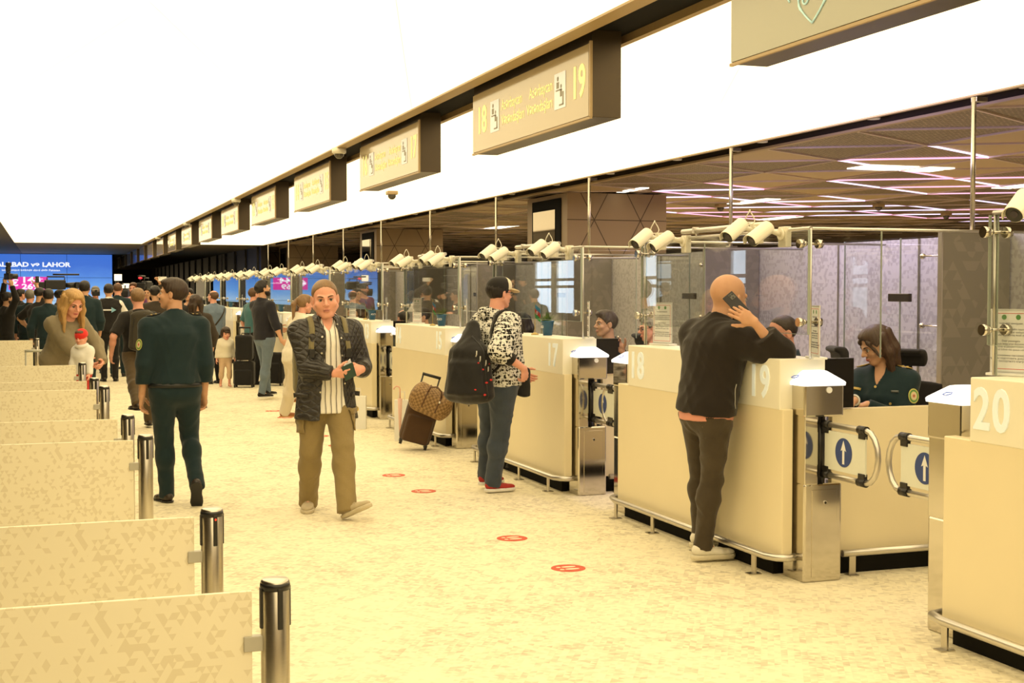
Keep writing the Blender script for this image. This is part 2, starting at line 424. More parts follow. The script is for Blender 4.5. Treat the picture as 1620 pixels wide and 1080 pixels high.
# ================================================================== VIDEO WALL
t = NT('sky_picture_screen'); sep = t.n('ShaderNodeSeparateXYZ'); t.l(t.coord(), sep.inputs[0])
h = t.math('DIVIDE', sep.outputs[2], 2.6)
cl = t.noise(t.scale(t.coord(), (0.5, 1, 1.2)), 1.0, 5, 0.6)
h2 = t.math('ADD', h, t.math('MULTIPLY', t.math('SUBTRACT', cl, 0.5), 0.35))
c = t.ramp(h2, [(0.0, (0.25, 0.45, 0.66, 1)), (0.30, (0.25, 0.48, 0.80, 1)), (0.48, (0.42, 0.66, 0.92, 1)), (0.68, (0.15, 0.40, 0.88, 1)), (1.0, (0.05, 0.17, 0.66, 1))])
t.base((0.02, 0.02, 0.02, 1), 0.25); t.l(c, t.b.inputs['Emission Color']); t.b.inputs['Emission Strength'].default_value = 1.0
M_screen = t.m
VY = 51.4; vx0, vx1, vz0, vz1 = -4.1, 2.28, 0.46, 3.02
vw = empty('video_wall', (0, VY, 0), 0, 'wide blue video wall of joined screens showing an airline fare above the crowd', 'video wall')
MB().box(vx0 - .05, vx1 + .06, 0.02, 0.3, 0.0, vz1, bev=0).build('casing', M_blackm, vw)
for r in range(3):
    for c_ in range(4):
        w_, h_ = 1.595, 0.853
        MB().box(vx0 + c_ * w_ + .006, vx0 + (c_ + 1) * w_ - .006, -0.03, 0.02, vz0 + r * h_ + .006, vz0 + (r + 1) * h_ - .006).build('screen_tile', M_screen, vw)
def vt(name, s_, size, x, z, m, al='LEFT', sx=1.0, bold=0.0):
    return text(name, s_, size, frame((x, -0.036, z), (1, 0, 0), (0, 0, 1)), m, vw, 0.002, al, bold, sx)
M_wtxt = glow('white_screen_text', (0.95, 0.96, 1.0), 1.0)
M_pink = glow('pink_screen_badge', (0.78, 0.05, 0.38), 1.0)
vt('headline', 'FAISALABAD və LAHOR', 0.225, 0.80, 2.63, M_wtxt, 'RIGHT', 1.30, 0.008)
vt('subline', 'istiqamətinə həftədə dörd dəfə Pakistan', 0.10, 0.45, 2.43, M_wtxt, 'RIGHT', 1.2, 0.001)
bd = MB().box(-1.32, 0.02, -0.035, -0.03, 1.72, 2.19).build('fare_badge', M_pink, vw)
for nm, s_, sz, x, z, al, sx in (('fare_figure', '144', .30, -.90, 2.07, 'LEFT', 1.5), ('fare_figure', '269', .26, -.88, 1.83, 'LEFT', 1.5), ('euro_sign', '€', .32, -1.26, 1.96, 'LEFT', 1.35), ('fare_note', 'dan', .08, -.28, 2.12, 'LEFT', 1.2), ('fare_note', 'AZN-dən', .08, -.28, 1.98, 'LEFT', 1.2)):
    text(nm, s_, sz, frame((x, -0.04, z), (1, 0, 0), (0, 0, 1)), M_wtxt, bd, 0.002, al, 0.008 if sz > .2 else 0, sx)

# ================================================================== BOOTHS
P = 3.435; Y0 = 6.70; CX = 4.0; NI = 10
M_blk_glass = mat('black_glass', (0.012, 0.010, 0.008), 0.08)
def num_text(k, parent):
    """numerals on the upper box"""
    pairs = [(18 - 2 * k, 19 - 2 * k)] if k >= 0 else [(20, 21)]
    for a, b in pairs:
        y0, y1 = (0.13, 1.92)
        for n_, y in ((b, 0.26), (a, 2.0)):
            if k < 0 and n_ == 20: y = 2.01
            if n_ < 0: continue
            text('numeral', str(n_), 0.265, frame((-0.004, y, 1.135), (0, -1, 0), (0, 0, 1)), M_numeral, parent, 0.006, 'CENTER', 0.0055, 0.86, 1.14)
def build_island():
    r = empty('passport_counter')
    L = 2.35
    # lower body (X from the hall front, Y from the near end)
    mb = MB(); mb.box(0, 0.07, 0, L, 0.13, 0.995, bev=0.006); mb.box(0.06, 0.36, 0.17, L, 0.13, 0.985)
    mb.build('lower_body', M_cream2, r)
    mb = MB(); mb.box(0.05, 0.36, 0.18, L - 0.02, 0, 0.13); mb.build('plinth', M_blackm, r)
    MB().box(-0.004, 0.30, 0.03, L - 0.19, 0.99, 1.285, bev=0.006).build('upper_box', M_cream, r)
    MB().box(0.33, 0.60, 0.095, L - 0.05, 0.80, 0.83).build('worktop', M_cream2, r)
    MB().box(0.302, 0.325, 0.06, L - 0.25, 0.99, 1.285).build('black_back_panel', M_blk_glass, r)
    MB().box(0.30, 0.50, 0.035, 0.055, 0.99, 1.285, bev=0.003).build('black_end_panel', M_blk_glass, r)
    # kick rail: bent tube with flat feet, along the front and along the near side
    rl = MB(); pts = [(0.09, 0.0, 0.135), (0.03, -0.03, 0.135), (-0.03, 0.01, 0.135), (-0.06, 0.08, 0.135), (-0.06, L - 0.08, 0.135), (-0.03, L + .03, 0.135), (0.05, L + 0.05, 0.135)]
    rl.tube(pts, 0.022, 12); rail = rl.build('kick_rail', M_tube, r)
    for y in (0.22, 0.95, 1.62, L - 0.10):
        MB().box(-0.062, -0.052, y - .022, y + .022, 0.004, 0.125).box(-0.10, -0.02, y - .03, y + .03, 0.0, 0.006).build('rail_foot', M_steel, rail)
    # glass
    g = MB().box(0.115, 0.127, -0.07, 2.19, 1.43, 2.03).build('front_glass', M_fglass, r)
    for e_ in ((0.113, 0.129, -0.074, -0.070, 1.43, 2.03), (0.113, 0.129, 2.19, 2.194, 1.43, 2.03), (0.114, 0.128, -0.07, 2.19, 1.428, 1.4305)): MB().box(*e_).build('glass_edge', M_gedge, g)
    for y in (-0.05, 2.17):
        g = MB().box(0.15, 0.62, y - .005, y + .005, 1.287, 2.03).build('side_glass', M_glass, r)
        for e_ in (0.146, 0.62): MB().box(e_, e_ + .004, y - .0055, y + .0055, 1.287, 2.03).build('glass_edge', M_gedge, g)
        for z in (1.50, 1.95):
            mb = MB(); mb.cyl((0.075, y + .0, z), (0.21, y, z), 0.008, 10); mb.cyl((0.062, y, z), (0.092, y, z), 0.026, 18); mb.cyl((0.185, y, z), (0.215, y, z), 0.026, 18); mb.cyl((0.10, y, z), (0.113, y, z), 0.015, 14)
            mb.build('glass_clamp', M_chrome, r)
    mb = MB(); mb.tube([(0.14, -0.06, 2.04), (0.14, 2.19, 2.04)], 0.011, 10)
    mb.tube([(0.13, 0.45, 2.085), (0.13, 1.55, 2.085)], 0.017, 12)
    for y in (0.62, 1.36): mb.tube([(0.13, y, 2.085), (0.14, y, 2.03)], 0.007, 8); mb.box(0.108, 0.152, y - .012, y + .012, 2.065, 2.108, bev=.004)
    mb.cyl((0.14, -0.06, 2.04), (0.14, -0.06, 1.29), 0.007, 8); mb.cyl((0.14, 2.18, 2.04), (0.14, 2.18, 1.29), 0.007, 8)
    mb.build('top_rail', M_tube, r)
    return r
def build_side_wall():
    r = empty('low_side_wall')
    MB().box(0.362, 1.70, 0.05, 0.09, 0.13, 0.985, bev=0.004).build('wall_panel', M_cream2, r)
    MB().box(0.37, 1.68, 0.06, 0.085, 0, 0.13).build('plinth', M_blackm, r)
    sr = MB(); sr.tube([(0.40, -0.01, 0.135), (1.7, -0.01, 0.135)], 0.022, 12); sr = sr.build('side_kick_rail', M_tube, r)
    for x in (0.47, 1.1, 1.65):
        MB().box(x - .022, x + .022, -0.014, -0.004, 0.004, 0.125).box(x - .03, x + .03, -0.04, 0.03, 0.0, 0.006).build('rail_foot', M_steel, sr)
    MB().tube([(0.16, 0.07, 2.045), (2.28, 0.07, 2.045)], 0.009, 8).build('cross_rail', M_tube, r)
    return r
proto = build_island()
ISL = []
nums = ['twenty', 'eighteen and nineteen', 'sixteen and seventeen', 'fourteen and fifteen', 'twelve and thirteen', 'ten and eleven', 'eight and nine', 'six and seven', 'four and five', 'two and three', 'zero and one']
order = ['nearest', 'second', 'third', 'fourth', 'fifth', 'sixth', 'seventh', 'eighth', 'ninth', 'tenth', 'eleventh and farthest']
for k in range(-1, NI):
    o = proto if k == -1 else copy_tree(proto)
    y = 5.24 - 2.35 if k < 0 else Y0 + P * k
    o.location = (CX, y, 0)
    if k < 0: lb = 'cream passport counter numbered 20, cut off by the right edge of the photo'
    elif k == 0: lb = 'cream passport counter numbered 18 and 19 that the bald man leans on'
    elif k == 1: lb = 'cream passport counter numbered 17 that the man in the cap stands at'
    elif k == 2: lb = 'cream passport counter behind the brown trolley suitcase, glass screen above'
    else: lb = 'cream passport counter with glass screen, %s counter from the front of the row' % order[k + 1]
    tag(o, lb, 'counter', 'passport counters along the hall'); ISL.append(o)
for k, o in enumerate(ISL): num_text(k - 1, o)
sw = build_side_wall()
for k in range(0, NI):
    for e in (0, 1):
        o = sw if (k, e) == (0, 0) else copy_tree(sw)
        o.location = (CX, Y0 + P * k + (0 if e == 0 else 2.35), 0)
        if e: o.scale = (1, -1, 1)
        tag(o, 'low cream side wall with kick rail, %s side of the %s counter' % ('near' if e == 0 else 'far', order[k + 1]), 'side wall', 'low side walls of the booths')

# rear cabin walls, dividers, glass doors
M_rear = tri_mat('rear_wall_pattern', (0.44, 0.42, 0.43), (0.37, 0.35, 0.355), 0.036, 'y', 'z', rough=0.35, thr=0.62, light=(0.50, 0.48, 0.48))
M_div = tri_mat('divider_pattern', (0.20, 0.18, 0.15), (0.235, 0.21, 0.175), 0.075, 'x', 'z', rough=0.4, thr=0.72)
for k in range(-1, NI):
    y = 7.56 + P * k
    w = MB().box(6.30, 6.34, y - P + 0.02, y, 0, 2.08).build('rear_panel', M_rear)
    e = MB().box(6.285, 6.30, y - P + 1.0, y - P + 1.012, 0, 2.08).box(6.285, 6.30, y - P + 2.1, y - P + 2.108, 0, 2.08).build('panel_joint', mat('joint_metal', (0.35, 0.33, 0.26), 0.3, metal=1), w)
    tag(w, 'grey patterned rear cabin wall %s' % ('behind the officer woman and counter 19' if k == 0 else 'at the right edge, behind counter 20' if k < 0 else 'behind the %s counter from the front' % order[k + 1]), 'partition', 'rear cabin walls')
    d = MB().box(5.73, 6.285, y - 0.02, y + 0.02, 0, 2.08).build('divider_panel', M_div)
    MB().box(5.72, 5.73, y - 0.022, y + 0.022, 0, 2.085).build('edge_strip', M_steel, d)
    tag(d, 'dark triangle patterned divider %s' % ('right of the seated officer woman' if k == 0 else 'at the right edge behind the notice' if k < 0 else 'between cabins behind the %s counter' % order[k + 1]), 'divider', 'cabin dividers')
M_hinge = mat('dark_hinge_metal', (0.10, 0.085, 0.06), 0.25, metal=0.9)
def glass_door():
    r = empty('glass_partition')
    g = MB().box(0, 0.012, 0, 1.35, 0.02, 2.07).build('glass_pane', M_glass, r)
    for y in (-.004, 1.35, .62): MB().box(-.001, 0.013, y, y + .005, 0.02, 2.07).build('glass_edge', M_gedge, g)
    MB().box(-0.012, 0.024, 0.50, 0.75, 1.60, 1.66, bev=.004).build('hinge_plate', M_hinge, r)
    for z in (1.43, 1.93):
        mb = MB(); mb.sphere((-.02, 0.08, z), .022); mb.sphere((-.02, 0.32, z), .022); mb.cyl((-.02, .08, z), (-.02, .32, z), .006, 8); mb.build('connector', M_chrome, r)
    return r
gp = glass_door()
for k in range(0, 5):
    o = gp if k == 0 else copy_tree(gp)
    o.location = (5.98, 7.75 + P * k, 0)
    tag(o, 'clear glass partition with hinge plate and connectors, %s' % ('left of the officer woman' if k == 0 else 'behind the %s counter from the front' % order[k + 1]), 'glass partition', 'rear glass partitions')

# ------------------------------------------------------------------ gate pedestals
def ellipse(cy, cz, ry, rz, n=28): return [(cy + ry * math.cos(2 * math.pi * i / n), cz + rz * math.sin(2 * math.pi * i / n)) for i in range(n)]
M_wingpanel = mat('pale_wing_panel', (0.74, 0.76, 0.66), 0.3, vary=0.02)
M_keyhole = mat('keyhole_dark', (0.05, 0.045, 0.035), 0.3, metal=0.8)
def build_pedestal(flip=1):
    """footprint 0.25 x 0.25, wing swings towards -Y * flip"""
    r = empty('gate_pedestal'); f = flip
    def Y(a, b): return (a, b) if f > 0 else (0.25 - b, 0.25 - a)
    cab = MB().box(0, 0.25, 0, 0.25, 0.0, 0.57, bev=0.012).build('base_cabinet', M_chrome, r)
    y0 = Y(-0.004, 0.004)
    MB().box(0.05, 0.215, y0[0], y0[1], 0.03, 0.535, bev=0.001).build('cabinet_door', M_chrome, cab)
    yl = -0.006 if f > 0 else 0.256
    MB().cyl((0.135, yl + .01 * f, 0.46), (0.135, yl - .004 * f, 0.46), 0.014, 20, r2=0.012).build('lock_ring', M_steel, cab)
    MB().cyl((0.135, yl, 0.46), (0.135, yl - .006 * f, 0.46), 0.007, 14).build('keyhole', M_keyhole, cab)
    a = Y(0.10, 0.25); b = Y(0.0, 0.10)
    mb = MB(); mb.box(0, 0.09, *Y(0.0, 0.25), 0.565, 1.0, bev=0.006); mb.box(0.02, 0.235, *Y(0.16, 0.25), 0.565, 1.0, bev=0.005); mb.build('column', M_chrome, r)
    yy = Y(0.01, 0.075)
    MB().cyl((0.135, 0.055 if f > 0 else 0.195, 0.565), (0.135, 0.055 if f > 0 else 0.195, 0.965), 0.030, 20).build('rotor', M_black, r)
    MB().cyl((0.088, 0.055 if f > 0 else 0.195, 0.565), (0.088, 0.055 if f > 0 else 0.195, 0.965), 0.018, 16).build('guide_post', M_chrome, r)
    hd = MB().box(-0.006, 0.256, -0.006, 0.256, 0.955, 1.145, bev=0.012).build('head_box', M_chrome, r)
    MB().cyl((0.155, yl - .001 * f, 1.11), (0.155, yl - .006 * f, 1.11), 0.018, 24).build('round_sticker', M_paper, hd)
    # glowing white cover: tapering hood
    bm = bmesh.new(); rings = []
    for (ins, z) in ((-0.020, 1.135), (-0.022, 1.152), (-0.016, 1.160), (0.052, 1.212), (0.060, 1.217), (0.072, 1.219)):
        lo, hi = ins, 0.25 - ins; rr = 0.03; ring = []
        for (cx, cy, a0) in ((hi - rr, hi - rr, 0), (lo + rr, hi - rr, 90), (lo + rr, lo + rr, 180), (hi - rr, lo + rr, 270)):
            for q in range(5):
                an = math.radians(a0 + q * 22.5); ring.append(bm.verts.new((cx + rr * math.cos(an), cy + rr * math.sin(an), z)))
        rings.append(ring)
    n = len(rings[0])
    for i in range(len(rings) - 1):
        for q in range(n): bm.faces.new((rings[i][q], rings[i][(q + 1) % n], rings[i + 1][(q + 1) % n], rings[i + 1][q])).smooth = True
    bm.faces.new(rings[0][::-1]); bm.faces.new(rings[-1])
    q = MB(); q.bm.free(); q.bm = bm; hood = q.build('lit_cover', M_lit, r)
    lg = MB(); lg.tube([(-0.015, 0.10, 1.176), (0.0, 0.075, 1.186), (0.012, 0.09, 1.192), (0.004, 0.125, 1.188), (-0.012, 0.13, 1.178)], 0.0025, 6, closed=True)
    lg.build('blue_emblem', mat('emblem_blue', (0.05, 0.14, 0.65), 0.5), hood)
    # swing wing
    yb = 0.055 if f > 0 else 0.195
    w = empty('gate_wing'); w.parent = r; w.location = (0.135, yb, 0)
    L = 0.56; D = -f
    pts = [(0, 0.03 * D, 0.915), (0, (L - 0.10) * D, 0.915)]
    for i in range(1, 9):
        an = math.pi / 2 - i * math.pi / 8 if False else math.pi / 2 * (1 - i / 4.0)
        pts.append((0, (L - 0.10 + 0.115 * math.cos(an)) * D, 0.77 + 0.145 * math.sin(an)))
    pts += [(0, (L - 0.10) * D, 0.625), (0, 0.03 * D, 0.625)]
    MB().tube(pts, 0.0165, 14, caps=True).build('bent_tube', M_tube, w)
    ya, yb_ = sorted((0.06 * D, (L - 0.10) * D))
    pn = MB().box(-0.006, 0.006, ya, yb_, 0.66, 0.882, bev=0.002).build('arrow_panel', M_wingpanel, w)
    for yy in (0.07, L - 0.13):
        for z in (0.915, 0.625):
            c = MB(); c.cyl((0, (yy - .035) * D, z), (0, (yy + .035) * D, z), 0.023, 16)
            zz = z - 0.03 if z > .8 else z + .03
            c.box(-0.012, 0.012, min((yy - .03) * D, (yy + .03) * D), max((yy - .03) * D, (yy + .03) * D), zz - .02, zz + .02, bev=.003)
            c.build('tube_clamp', M_black, w)
    return r
pedA = build_pedestal(1); pedB = build_pedestal(-1)
def arrow_marks(ped, side):
    """white arrow in a blue disc on the wing panel, facing the hall"""
    w = [c for c in ped.children if c.name.startswith('gate_wing')][0]
    D = -side; yc = 0.255 * D
    for sx in (-1, 1):
        Mx = frame((0.0068 * sx, yc, 0.771), (0, -1 if sx < 0 else 1, 0), (0, 0, 1)) if True else None
        disc = MB().prism([(0.082 * math.cos(2 * math.pi * i / 36), 0.082 * math.sin(2 * math.pi * i / 36)) for i in range(36)], 0, 0.0015 , M=Mx)
        disc.build('blue_disc', M_blue, w)
        ar = MB(); M2 = Mx @ Matrix.Translation((0, 0, 0.0016)); hgt = 0.072
        ar.prism([(-0.010, -0.065), (0.010, -0.065), (0.010, 0.015), (0.027, 0.008), (0.0, 0.068), (-0.027, 0.008), (-0.010, 0.015)], 0, 0.001, M=M2)
        ar.build('white_arrow', M_paper, w)
arrow_marks(pedA, 1); arrow_marks(pedB, -1)
def copy3(o, parent=None):
    c = o.copy(); COL.objects.link(c); c.parent = parent
    for ch in list(o.children): copy3(ch, c)
    return c
for k in range(0, NI):
    a = pedA if k == 0 else copy_tree(pedA)
    a.location = (CX + 0.085, Y0 - 0.10 + P * k, 0)
    tag(a, 'chrome gate pedestal with white hood %s' % ('just right of the bald man' if k == 0 else 'right of the man in the cap' if k == 1 else 'beside the brown suitcase and checkered bag' if k == 2 else 'at the near end of the %s counter' % order[k + 1]), 'gate pedestal', 'gate pedestals along the counters')
    b = pedB if k == 0 else copy_tree(pedB)
    if k == 0: b.location = (CX + 0.105, 5.245, 0)
    else: b.location = (CX + 0.085, Y0 + 2.37 + P * (k - 1), 0)
    tag(b, 'chrome gate pedestal with white hood %s' % ('left of counter 20, partly hidden by it' if k == 0 else 'at the far end of the %s counter' % order[k]), 'gate pedestal', 'gate pedestals along the counters')

# ------------------------------------------------------------------ bullet cameras over the glass
M_camwhite = mat('camera_white', (0.78, 0.74, 0.60), 0.35, vary=0.02)
def build_cam():
    r = empty('security_camera')
    d = Vector((-0.74, -0.28, -0.42)).normalized()
    side = d.cross(Vector((0, 0, 1))).normalized(); up = side.cross(d)
    M = Matrix((d, side, up)).transposed().to_4x4(); M.translation = Vector((-0.085, -0.03, 0.0))
    b = MB(); b.cyl((-0.06, 0, 0), (0.085, 0, 0), 0.040, 20, M=M); b.sphere((-0.06, 0, 0), 0.040, sc=(0.7, 1, 1), M=M)
    body = b.build('camera_body', M_camwhite, r)
    s = MB(); n = 14
    arc = [(0.046 * math.cos(math.pi * (-0.08 + 1.16 * i / n)), 0.046 * math.sin(math.pi * (-0.08 + 1.16 * i / n))) for i in range(n + 1)]
    poly = arc + [(x * 0.93, y * 0.93) for x, y in arc[::-1]]
    Ms = M @ Matrix.Rotation(math.pi / 2, 4, 'Y') @ Matrix.Rotation(math.pi / 2, 4, 'Z')
    s.prism(poly, -0.075, 0.115, M=Ms); s.build('sun_shield', M_camwhite, r)
    f = MB(); f.cyl((0.084, 0, 0), (0.089, 0, 0), 0.037, 20, M=M); lf = f.build('lens_face', M_black, r)
    MB().cyl((0.0885, 0, 0), (0.093, 0, 0), 0.016, 16, M=M).build('lens', mat('lens_glass', (0.03, 0.02, 0.03), 0.05), lf)
    k = MB(); tail = M @ Vector((-0.07, 0, -0.01))
    k.tube([tail, (tail.x + 0.03, tail.y + .01, tail.z - 0.005), (0.075, 0.02, 0.0)], 0.016, 10); k.sphere((tail.x, tail.y, tail.z), 0.024); k.cyl((0.072, 0.02, 0), (0.088, 0.02, 0), 0.034, 18)
    k.box(0.085, 0.125, -0.025, 0.065, -0.075, 0.045, bev=.005); k.build('bracket', M_camwhite, r)
    return r
def cable_loop(parent):
    c = MB(); c.tube([(0.06 + 0.028 * math.cos(a), 0.03 + 0.02 * math.sin(a * 2), 0.085 + 0.045 * math.sin(a)) for a in [i * 2 * math.pi / 14 for i in range(14)]], 0.0035, 6, closed=True)
    c.build('cable_loop', M_camwhite, parent)
cam0 = build_cam(); cable_loop(cam0)
cam1 = build_cam(); first = {True: cam0, False: cam1}; used = {True: False, False: False}
spots = [(0.20, 'nearest', 0.0), (0.46, 'second', 0.03), (1.50, 'third', 0.0), (1.80, 'farthest', 0.03)]
for k in range(-1, NI):
    for i, (dy, w_, dz) in enumerate(spots):
        if k < 0 and i < 3: continue
        lp = i in (1, 3)
        o = copy_tree(first[lp]) if used[lp] else first[lp]; used[lp] = True
        y = (2.89 if k < 0 else Y0 + P * k) + dy
        o.location = (CX + 0.03 - (0.03 if lp else 0), y, 2.015 + dz)
        o.rotation_euler = (0, 0, math.radians([0, 6, -5, 9][i] + (k * 3) % 5))
        lab = 'white bullet camera over the glass of %s, %s of its four' % ('counter 20' if k < 0 else 'the %s counter' % order[k + 1], w_)
        tag(o, lab, 'security camera', 'bullet cameras over the booths')

# support poles, small downlights
M_pole = mat('pole_steel', (0.60, 0.55, 0.44), 0.25, metal=0.9)
for k in range(-1, NI):
    y = 7.62 + P * k; r = empty('support_pole', (6.03, y, 0))
    MB().cyl((0, 0, 2.085), (0, 0, HC - .02), 0.017, 12).build('tube', M_pole, r); MB().box(-.03, .05, -.04, .04, 2.08, 2.10, bev=.004).box(.0, .09, -.03, .03, HC - .05, HC - .02).build('mount', M_steel, r)
    tag(r, 'slim steel pole from ceiling edge to cabin wall, %s from the right' % (order[k + 1] if k < 9 else 'last'), 'pole', 'ceiling support poles')
dl0 = None
for i in range(18):
    y = 5.65 + 1.77 * i
    if dl0 is None:
        r = empty('downlight'); MB().lathe([(0.05, 0), (0.055, 0.004), (0.055, 0.05), (0.04, 0.05), (0.036, 0.02)], 18).build('housing', M_white, r)
        MB().cyl((0, 0, 0.022), (0, 0, 0.03), 0.036, 16).build('lamp', glow('downlight_lamp', (1.0, 0.85, 0.65), 7.0), r); dl0 = r; o = r
    else: o = copy_tree(dl0)
    o.location = (6.30, y, HC + 0.03)
    tag(o, 'small round downlight in the dark ceiling slot, %s' % ('%s of its row from the front' % (['first'] + ORD)[i]), 'downlight', 'downlights in the ceiling slot')

# ------------------------------------------------------------------ hanging sign boxes
M_signface = mat('sign_glass', (0.42, 0.34, 0.20), 0.10, vary=0.03, nscale=1.5, spec=0.8)  # tan of the reflected floor put into the base colour
M_signgreen = mat('sign_glass_green', (0.34, 0.34, 0.25), 0.10, vary=0.03, nscale=1.5, spec=0.8)
M_signyel = mat('sign_yellow', (0.85, 0.78, 0.30), 0.5, vary=0.02, em=(0.95, 0.88, 0.35), es=0.40)
M_signico = mat('sign_white', (0.80, 0.82, 0.80), 0.5, vary=0.02, em=(0.8, 0.85, 0.9), es=0.15)
M_picto = mat('pictogram_grey', (0.30, 0.28, 0.22), 0.6)
SX = 2.72; SL = 2.06
def build_sign(face):
    r = empty('sign_box')
    mb = MB(); mb.box(0.012, 0.18, 0, SL, 2.60, HC + .03, bev=0.003); mb.build('housing', M_bronze, r)
    MB().box(0.0, 0.014, -0.002, SL + .002, 2.592, 2.604).box(0, .014, -.004, .012, 2.60, 3.0).build('face_frame', M_tan, r)
    fc = MB().box(0.004, 0.016, 0.028, SL - 0.004, 2.608, 2.99, bev=0.001).build('display_face', face, r)
    return r, fc
def sign_content(fc, a, b):
    X = 0.003; T = lambda y, z: frame((X, y, z), (0, -1, 0), (0, 0, 1))
    for n_, y in ((b, 0.17), (a, SL - 0.20)):
        if n_ >= 0: text('sign_number', str(n_), 0.24, T(y, 2.80), M_signyel, fc, 0.001, 'CENTER', 0.006, 0.85)
    for y, ico in ((0.44, 1), (SL - 0.47, 1)):
        bx = MB().box(-0.0005, 0.003, y - .09, y + .09, 2.70, 2.90).build('pictogram', M_signico, fc) if False else None
        m = MB(); m.box(0.001, 0.0035, y - .085, y + .085, 2.70, 2.90, mi=0)
        # officer at desk and traveller (simple shapes)
        m.sphere((0.0005, y + .03, 2.868), .014, 12, 8, mi=1, sc=(.1, 1, 1)); m.box(0.0, .001, y + .012, y + .05, 2.815, 2.85, mi=1)
        m.box(0.0, .001, y - .03, y + .06, 2.80, 2.808, mi=1); m.sphere((0.0005, y - .02, 2.822), .012, 12, 8, mi=1, sc=(.1, 1, 1)); m.box(0, .001, y - .035, y - .005, 2.765, 2.805, mi=1)
        m.box(0, .001, y - .06, y - .04, 2.72, 2.79, mi=1); m.box(0, .001, y - .06, y + .01, 2.715, 2.724, mi=1)
        m.build('pictogram', [M_signico, M_picto], fc)
    text('sign_text', 'Azərbaycan\nVətəndaşları', 0.105, T(0.86 - .02, 2.80), M_signyel, fc, 0.0006, 'RIGHT', 0, 0.92) if False else None
    text('sign_text', 'Azərbaycan\nVətəndaşları', 0.095, frame((X, 0.56, 2.80), (0, -1, 0), (0, 0, 1)), M_signyel, fc, 0.0006, 'RIGHT', 0, 0.85)
    text('sign_text', 'Azərbaycan\nVətəndaşları', 0.095, frame((X, SL - 0.60, 2.80), (0, -1, 0), (0, 0, 1)), M_signyel, fc, 0.0006, 'LEFT', 0, 0.85)
for k in range(-1, 15):
    r, fc = build_sign(M_signface if k >= 0 else M_signgreen)
    r.location = (SX, 6.53 + P * k - (0.0 if k >= 0 else 0.15), 0.0 if k >= 0 else 0.03)
    if k < 0:
        # curling ornament of pale blue lines
        orn = MB(); cy, cz = 0.80, 2.775
        def spiral(cy, cz, r0, turns, ph, sgn, n=26):
            return [(0.001, cy + sgn * r0 * (1 - i / n) * math.cos(ph + turns * 2 * math.pi * i / n), cz + r0 * (1 - i / n) * math.sin(ph + turns * 2 * math.pi * i / n)) for i in range(n)]
        for sgn in (1, -1):
            c0 = SL - 0.635
            orn.tube(spiral(c0 + sgn * 0.055, cz - .02, 0.048, 1.6, -1.2, sgn), 0.0035, 6)
            orn.tube(spiral(c0 + sgn * 0.13, cz + .04, 0.06, 1.5, -1.0, sgn), 0.0035, 6)
            orn.tube(spiral(c0 + sgn * 0.05, cz + .09, 0.05, 1.5, 2.0, sgn), 0.0035, 6)
            orn.tube([(0.001, c0 + sgn * (0.10 * math.sin(q * math.pi)), cz - 0.12 + 0.22 * q) for q in [i / 12 for i in range(13)]], 0.0035, 6)
        orn.build('curled_ornament', mat('pale_blue_line', (0.55, 0.80, 0.75), 0.5, em=(0.6, 0.9, 0.85), es=0.2), fc)
        tag(r, 'nearest hanging sign box, greenish face with pale blue curled ornament, top right', 'hanging sign', 'sign boxes under the ceiling channel')
    else:
        if k < 8: sign_content(fc, 18 - 2 * k, 19 - 2 * k)
        tag(r, 'bronze hanging sign box %s' % ('showing 18 and 19 above the lanes' if k == 0 else 'showing 17, next beyond the one for 18 and 19' if k == 1 else 'under the ceiling channel, %s of its row from the front' % ORD[k]), 'hanging sign', 'sign boxes under the ceiling channel')
# dome cameras on the channel edge
for i in range(4):
    y = 12.35 + 2 * P * 1.05 * i
    r = empty('dome_camera', (2.60, y, HC - 0.012))
    MB().lathe([(0.0, -0.055), (0.05, -0.055), (0.066, -0.045), (0.068, 0.0), (0.0, 0.0)], 24).build('mount', M_camwhite, r)
    MB().sphere((0, 0, -0.055), 0.046, 18, 12).build('dome', mat('dome_glass', (0.10, 0.085, 0.06), 0.08), r)
    tag(r, 'white ceiling dome camera on the sign channel, %s from the front' % order[i].replace('nearest', 'first'), 'dome camera', 'dome cameras on the channel')
for i, (px, py, D) in enumerate([(1390, 327, 0), (1140, 328, 0), (620, 308, 0), (1497, 341, 0)]):
    p = at(px, py, Z=HC - .06)
    r = empty('dome_camera', (p[0], p[1], HC - 0.01))
    MB().box(-.07, .07, -.07, .07, -0.05, 0, bev=.01).build('mount', M_tan, r); MB().sphere((0, 0, -0.06), 0.055, 16, 10).build('dome', mat('dome_glass', (0.10, 0.085, 0.06), 0.08), r)
    tag(r, ['dome camera hanging from the lattice ceiling by the broad light panel', 'dome camera on the lattice ceiling between column and pole', 'small dome camera above the second column', 'dark dome camera under the lattice ceiling near the top of the right pole'][i], 'dome camera', 'dome cameras under the lattice')
